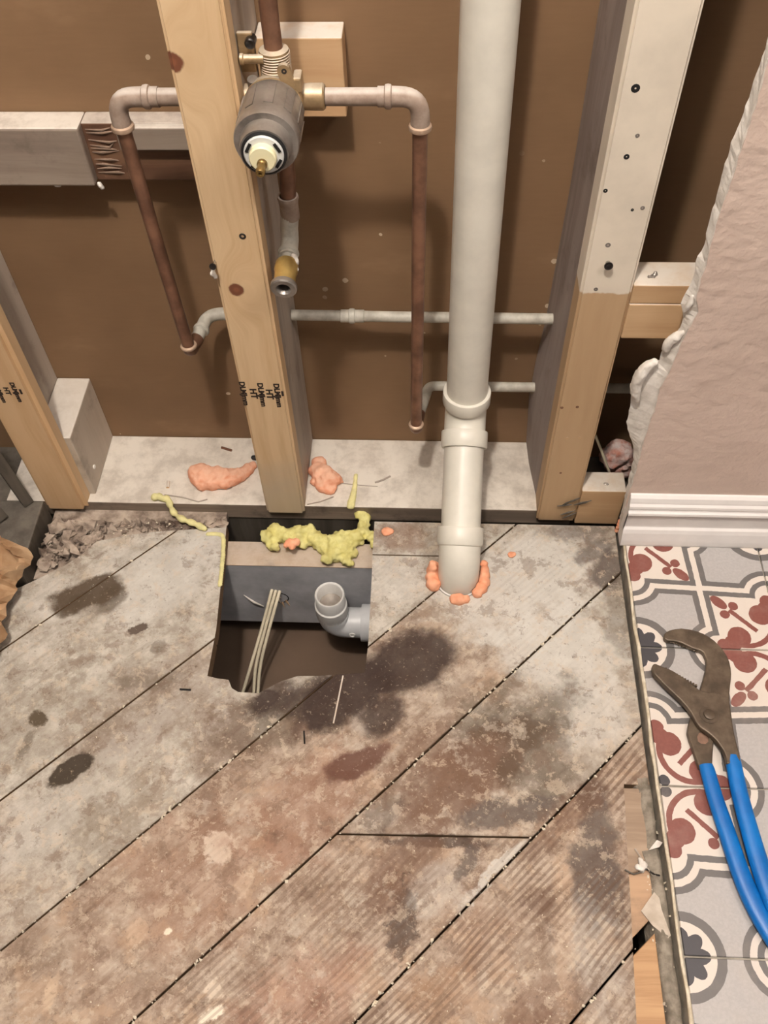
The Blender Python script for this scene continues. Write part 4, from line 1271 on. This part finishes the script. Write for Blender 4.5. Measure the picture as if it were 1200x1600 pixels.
cabs = [((424, 925), (411, 975), (392, 1040), (377, 1090)), ((430, 926), (415, 980), (400, 1040), (396, 1092)), ((436, 927), (420, 985), (407, 1040), (402, 1095))]
for k, (cp, lb) in enumerate(zip(cabs, ('white cable in the opening, the one bowed furthest left', 'white cable in the opening, the middle of three', 'white cable in the opening, the one closest to the grey pipe'))):
    Zs = [PY(*cp[0], JY + .012).z, -.148, -.205, -.2640]
    pts = [PY(*cp[0], JY + .012), PY(*cp[0], JY - .004)] + [PZ(a, b, z) for (a, b), z in zip(cp[1:], Zs[1:])]
    tag(tube('cable', smooth_path(pts, 8), .0028, 'cable', seg=10), lb, 'cable', 'cables hanging in the floor opening')

# grey drain elbow
GY = -.122
gp = empty('drain_elbow', (-.143, GY, -.2), 'grey plastic elbow with an open upturned socket inside the floor opening', 'drain pipe')
q = PY(515, 930, GY)
gx, gz = q.x, q.z
lathe('socket', (gx, GY, gz + .002), (0, 0, -1), [(.030, 0), (.030, .0188), (.002, .0200), (0, .0212), (-.001, .0232), (.001, .0246), (.028, .0246), (.030, .0268), (.048, .0272), (.052, .0262), (.060, .0262)], 'pvc_white', gp, seg=36)
lathe('water_film', (gx, GY, gz - .026), (0, 0, 1), [(0, 0), (0, .0188), (.0006, .0188), (.0006, 0)], 'steel_dull', gp, seg=24)
gc = Vector((gx + .002, GY, gz - .088))
el = [Vector((gx, GY, gz - .040)), Vector((gx, GY, gz - .058))] + elbow_pts((gx, GY, 1), gc, (1, GY, gc.z), .026) + [Vector((gx + .055, GY, gc.z))]
tube('bend', el, .0262, 'pvc_grey', gp, seg=32)
gq = PY(588, 962, GY)
lathe('side_socket', (gx + .048, GY, gc.z), (1, 0, 0), [(0, .0262), (0, .0315), (.002, .0322), (.055, .0322), (.055, .0262)], 'pvc_grey', gp, seg=32)
lathe('moulding_mark', (gx + .034, GY - .026, gc.z + .004), (0, -1, .2), [(0, 0), (.0, .0055), (.0012, .005), (.0012, .0035), (.0006, .0030), (.0006, 0)], 'pvc_white', gp, seg=18)
tube('side_pipe', [(gx + .09, GY, gc.z), (.5, GY, gc.z - .005)], .0245, 'pvc_grey', gp, seg=24)

# ================================================================== PLIERS
PZ0 = tz + .0008


def pz(pts, ox, oy, s, Z): return [(lambda q: (q.x, q.y))(PZ(ox + a / s, oy + b / s, Z)) for a, b in pts]


pl_e = empty('pliers', (.40, -.35, tz), 'rusty slip-joint pliers with bright blue grips lying open on the tiles', 'pliers')
A_px = [(405, 738), (412, 722), (440, 704), (480, 694), (520, 690), (570, 696), (620, 708), (662, 724), (700, 745), (738, 772), (770, 805), (798, 838), (820, 872), (836, 910), (845, 950), (848, 990), (846, 1030), (840, 1075), (836, 1120), (838, 1170), (800, 1240), (760, 1320), (738, 1390), (733, 1440), (727, 1500), (724, 1560), (722, 1610), (640, 1610), (620, 1555), (598, 1490), (575, 1425), (560, 1375), (566, 1330), (580, 1280), (602, 1220), (626, 1150), (642, 1095), (655, 1050), (668, 1010), (680, 965), (686, 925), (682, 888), (664, 850), (640, 834), (615, 828), (585, 818), (550, 800), (515, 784), (470, 774), (430, 772), (410, 758)]
B_px = [(328, 940), (338, 922), (352, 922), (400, 942), (460, 966), (512, 998), (560, 1030), (602, 1066), (642, 1096), (690, 1106), (740, 1112), (790, 1128), (832, 1152), (842, 1200), (850, 1260), (858, 1320), (868, 1380), (885, 1450), (905, 1525), (908, 1580), (818, 1580), (812, 1530), (795, 1490), (772, 1455), (745, 1420), (715, 1392), (680, 1365), (642, 1340), (618, 1308), (600, 1272), (580, 1238), (556, 1206), (522, 1168), (482, 1130), (430, 1080), (380, 1030), (342, 990)]
slot = [(640, 1370), (660, 1355), (690, 1372), (705, 1400), (700, 1430), (680, 1448), (650, 1446), (630, 1430), (625, 1400)]
pa = prism('curved_jaw', pz(A_px, 940, 820, 4.2115, PZ0 + .005), 'Z', PZ0, PZ0 + .0100, 'plier_steel', pl_e, bev=.0018, seg=2)
ct = prism('cut_slot', pz(slot, 940, 820, 4.2115, PZ0 + .007), 'Z', PZ0 + .0045, PZ0 + .05, None)
carve(pa, [ct])
prism('slot_floor', pz(slot, 940, 820, 4.2115, PZ0 + .007), 'Z', PZ0 + .0040, PZ0 + .0060, 'plier_rust', pl_e)
bpy.data.objects.remove(ct)
prism('straight_jaw', pz(B_px, 940, 820, 4.2115, PZ0 + .016), 'Z', PZ0 + .0102, PZ0 + .0205, 'plier_steel', pl_e, bev=.0018, seg=2)
q = PZ(940 + 708 / 4.2115, 820 + 1250 / 4.2115, PZ0 + .021)
lathe('pivot_bolt', (q.x, q.y, PZ0 + .0205), (0, 0, 1), [(-.01, 0), (-.01, .007), (0, .0125), (.0006, .0122), (.0008, .0078), (.0028, .0072), (.0034, .006), (.0036, 0)], 'plier_steel', pl_e, seg=24)
q = PZ(940 + 745 / 4.2115, 820 + 1092 / 4.2115, PZ0 + .012)
lathe('rivet', (q.x, q.y, PZ0 + .0098), (0, 0, 1), [(-.003, 0), (-.003, .006), (.0008, .0058), (.001, .004), (.0004, 0)], 'plier_steel', pl_e, seg=18)
# jaw teeth
bm = bmesh.new()
for k in range(12):
    a = Vector(pz([(440 + k * 17, 765 + k * 6.2)], 940, 820, 4.2115, PZ0 + .005)[0] + (PZ0 + .005,))
    chunk(bm, a, .0019, rq)
    b_ = Vector(pz([(420 + k * 18, 955 + k * 10)], 940, 820, 4.2115, PZ0 + .015)[0] + (PZ0 + .0155,))
    bbox(bm, b_.x - .0012, b_.x + .0012, b_.y - .0016, b_.y + .0016, b_.z - .004, b_.z + .004)
fin('jaw_teeth', bm, 'plier_steel', pl_e)['kind'] = 'stuff'


def grip(name, ctr, wid, Z):
    pts = [PZ(a, b, Z) for a, b in ctr]
    d = (pts[-1] - pts[-2]).normalized()
    pts += [pts[-1] + d * .05, pts[-1] + d * .11]
    sm = smooth_path(pts, 6)
    n = len(sm)
    rr = []
    for i in range(n):
        t = i / (n - 1)
        r = wid[0] + (wid[1] - wid[0]) * min(1, t * 2.2)
        rr.append(r)
    rr[0] *= .9
    rr[-1] *= .5
    return tube(name, sm, rr, 'grip_blue', pl_e, seg=20, squash=.66, upv=(0, 0, 1))


grip('grip_sleeve', [(1103, 1195), (1117, 1245), (1136, 1301), (1158, 1366), (1180, 1416), (1200, 1452), (1222, 1486)], (.0098, .0122), PZ0 + .0095)
grip('grip_sleeve', [(1144, 1181), (1155, 1237), (1172, 1300), (1190, 1360), (1212, 1420), (1232, 1462)], (.0102, .0122), PZ0 + .0150)

# ================================================================== CLUTTER
# left: dark old timbers, torn paper and rubble
ot = prism('old_timber', [(-.6235, -.006), (-.6225, -.145), (-.640, -.150), (-.80, -.150), (-.80, -.006)], 'Z', -.0245, .030, 'dark_timber', bev=.003)
tag(ot, 'dark grey old timber at the left edge below the left stud', 'timber')
op = empty('old_post', (-.70, -.03, .03), 'blackened leaning lath piece in the dark gap at the left edge', 'timber')
bm = bmesh.new()
tube_bm(bm, [(-.690, -.045, .031), (-.745, -.02, .20), (-.80, .0, .36)], [.022, .022, .022], 4)
fin('lath', bm, 'dark_timber', op)
bm = bmesh.new()
tube_bm(bm, [(-.650, -.010, .031), (-.665, -.004, .16), (-.68, .002, .30)], [.012, .012, .012], 4)
fin('lath', bm, 'dark_timber', op)
bm = bmesh.new()
nu, nv = 22, 30
grid = []
for i in range(nu):
    row = []
    for j in range(nv):
        s, t = i / (nu - 1), j / (nv - 1)
        base = Vector((-.765 + .145 * s, -.320 + .225 * t, .006 + .085 * math.sin(s * math.pi * .85 + .25) * (1 - .25 * t)))
        n1 = mnoise.noise(Vector((s * 3.2, t * 4.2, 1.7))) * .040 + mnoise.noise(Vector((s * 8, t * 9, 4))) * .026 + mnoise.noise(Vector((s * 17, t * 19, 2))) * .009
        n2 = mnoise.noise(Vector((s * 4, t * 5, 9))) * .022
        row.append(bm.verts.new(base + Vector((n2, n1 * .7, abs(n1) * 1.2))))
    grid.append(row)
for i in range(nu - 1):
    for j in range(nv - 1):
        bm.faces.new((grid[i][j], grid[i + 1][j], grid[i + 1][j + 1], grid[i][j + 1]))
bp = fin('crumpled_paper', bm, 'brown_paper', smooth=False)
md = bp.modifiers.new('s', 'SOLIDIFY')
md.thickness = .0012
tag(bp, 'torn crumpled brown paper lying at the left edge of the floor', 'paper')

bm = bmesh.new()
rr_ = random.Random(21)
for k in range(260):
    t = rr_.random()
    a = rr_.uniform(62, 160)
    lo, hi = (818, 900 - (a - 62) * .55)
    b = rr_.uniform(lo, max(lo + 8, hi))
    q = PZ(a, b, -.008)
    s = rr_.choice((.002, .003, .004, .006, .012))
    q.x = max(q.x, -.6205 + s)
    chunk(bm, (q.x, q.y, -.016 + rr_.uniform(0, .012) + .004), s, rr_, .8)
for k in range(150):
    a = rr_.uniform(150, 350)
    q = PZ(a, rr_.uniform(812, 829), -.006)
    chunk(bm, (q.x, q.y, -.016 + rr_.uniform(0, .010)), rr_.choice((.003, .004, .006, .009)), rr_, .7)
rub = fin('rubble', bm, 'rubble')
rub['kind'] = 'stuff'
rub['label'] = 'grey plaster rubble and grit between the planks and the sole plate'
bed2 = box('rubble_bed', -.6215, -.329, -.13, .0095, -.030, -.0140, 'rubble', rub, bev=0)

# pale plaster crumbs: in the seams, on the rubble, on the mortar
bm = bmesh.new()
for (i, off) in enumerate(seams[:6]):
    for k in range((20, 40, 150, 190, 260, 40)[i]):
        uu = rr_.uniform(-1.1, .32)
        x, y = (uu - off) * S2, (uu + off) * S2
        if not (-.75 < x < .30 and -.78 < y < -.02): continue
        if -.34 < x < -.06 and -.34 < y: continue
        if (Vector((x, y)) - Vector((pv.x, pv.y))).length < .06: continue
        if i >= 4 and uu > .1 * 0 and x > .24 and y < -.43: continue
        chunk(bm, (x + rr_.uniform(-.003, .003), y + rr_.uniform(-.003, .003), .0002), rr_.choice((.0008, .0012, .0016, .0026)), rr_, .7)
for k in range(90):
    q = PZ(rr_.uniform(60, 300), rr_.uniform(812, 890), 0)
    if q.y < -.135 or q.y < (q.x + .335 * 1.0) * 1.0 - .0: pass
    if (q.y - q.x) * S2 < .33 and q.y < -.05: continue
    chunk(bm, (q.x, q.y, -.004), rr_.choice((.0015, .002, .003)), rr_, .7)
for k in range(70):
    y = rr_.uniform(-.8, -.46)
    chunk(bm, (rr_.uniform(.285, .314), y, -.003), rr_.choice((.001, .0015, .0025)), rr_, .7)
for k in range(120):
    q = PZ(rr_.uniform(20, 960), rr_.uniform(1120, 1600), 0)
    if q.x < .24:
        chunk(bm, (q.x, q.y, .0002), rr_.choice((.0005, .0008, .0013)), rr_, .5)
pc = fin('plaster_crumbs', bm, 'plaster_bits')
pc['kind'] = 'stuff'
pc['label'] = 'pale plaster crumbs scattered in the seams of the planks'

# scraps by the trench
def scrap(name, px, z, material, label, cat, th=.0016, tilt=(0, 0)):
    pts = [PZ(a, b, z) for a, b in px]
    cx = sum(p.x for p in pts) / len(pts)
    cy = sum(p.y for p in pts) / len(pts)
    bm = bmesh.new()
    lo = [bm.verts.new((p.x, p.y, z + (p.x - cx) * tilt[0] + (p.y - cy) * tilt[1])) for p in pts]
    hi = [bm.verts.new((v_.co.x, v_.co.y, v_.co.z + th)) for v_ in lo]
    bm.faces.new(lo[::-1])
    bm.faces.new(hi)
    n = len(lo)
    for i in range(n): bm.faces.new((lo[i], lo[(i + 1) % n], hi[(i + 1) % n], hi[i]))
    return tag(fin(name, bm, material), label, cat)


scrap('paper_scrap', [(1002, 1423), (1021, 1395), (1029, 1404), (1033, 1422), (1048, 1462), (1044, 1466), (1020, 1446)], .0005, 'paper_torn', 'pale torn card scrap lying over the gap beside the tiles', 'paper', tilt=(.15, .1))
scrap('paper_scrap', [(1013, 1329), (1026, 1313), (1035, 1317), (1030, 1324)], .004, 'gypsum', 'small white torn paper chip on the mortar beside the tiles', 'paper')
scrap('tape_scrap', [(1003, 1330), (1024, 1328), (1028, 1345), (1030, 1368), (1018, 1370), (1010, 1350)], -.001, 'mortar', 'grey crumpled tape scrap on the mortar strip beside the tiles', 'paper', tilt=(.1, 0))
for k, (p, lb) in enumerate((([(992, 1326), (1004, 1344), (1015, 1362)], 'pale thin wood sliver crossing the mortar strip'), ([(1010, 1358), (1022, 1366), (1031, 1368)], 'dark bent nail on the mortar strip near the card scrap'), ([(976, 1359), (990, 1366), (1004, 1362), (1012, 1354)], 'dark thin twig across the pine strip near the tiles'))):
    tag(tube('debris_sliver', [PZ(a, b, .002) for a, b in p], .0011, ('side_grey', 'screw', 'dark_timber')[k], seg=6), lb, 'debris')
tag(foam('plaster_lump', [(tuple(PZ(a, b, .0) + Vector((0, 0, .001))), r) for a, b, r in ((1000, 1346, .004), (1006, 1354, .005), (996, 1356, .0035), (1003, 1360, .004))], 'gypsum', voxel=.0012, amp=.0025, freq=160, seed=22), 'crumbly white plaster lump beside the tape scrap', 'plaster')

# bits on the plate
for k, (p, r, mt, lb) in enumerate((
        ([(346, 699), (362, 704)], .0022, 'twig', 'short rust brown peg on the sole plate above the curled foam'),
        ([(257, 773), (285, 777), (310, 784), (324, 780)], .0011, 'side_grey', 'thin grey wire scrap on the sole plate behind the yellow strand'),
        ([(480, 788), (500, 784), (521, 776)], .0010, 'side_grey', 'pale bent splinter on the sole plate under the right foam lump'),
        ([(586, 754), (598, 750), (610, 744)], .0016, 'side_grey', 'grey splinter lying on the sole plate left of the drain stack'),
        ([(263, 752), (262, 762)], .0028, 'block_pale', 'small tan wood chip on the sole plate behind the yellow strand'),
        ([(535, 755), (562, 758), (590, 760)], .0006, 'side_grey', 'hair thin scratchy fibre on the sole plate beside the yellow drip'))):
    tag(tube('debris_sliver', [PZ(a, b, .0085) for a, b in p], r, mt, seg=6), lb, 'debris')
q = PZ(396, 715, .010)
tag(foam('dark_chip', [((q.x, q.y, .010), .0045), ((q.x + .004, q.y, .009), .005)], 'rubber', voxel=.0015, amp=.001, freq=150), 'small black chip against the foot of the centre stud', 'debris')
# splinters on the planks
for k, (p, r, mt, lb) in enumerate((
        ([(475, 1142), (476, 1162)], .0012, 'black', 'tiny dark splinter on the plank below the wet stain'),
        ([(536, 1056), (528, 1096), (521, 1130)], .0012, 'block_pale', 'pale straight straw lying on the dark wet plank'),
        ([(281, 1077), (298, 1078)], .0014, 'black', 'small black splinter beside the lower left corner of the opening'))):
    tag(tube('debris_sliver', [PZ(a, b, .001) for a, b in p], r, mt, seg=6), lb, 'debris')

# insulation and wire in the cavity right of the right stud
fi = []
for (a, b, r) in ((955, 712, .020), (968, 706, .022), (978, 716, .020), (962, 726, .018), (984, 728, .018), (975, 732, .016)):
    q = PY(a, b, .11)
    fi.append((tuple(q), r))
tag(foam('insulation_tuft', fi, 'insulation', voxel=.004, amp=.008, freq=60, seed=30), 'pale pink tuft of insulation in the dark cavity behind the right stud', 'insulation')
tag(tube('wire', [PY(930, 680, .07), PY(940, 705, .065), PY(951, 735, .06), PY(956, 750, .06)], .0022, 'cable', seg=8), 'thin pale wire hanging in the dark cavity behind the right stud', 'wire')
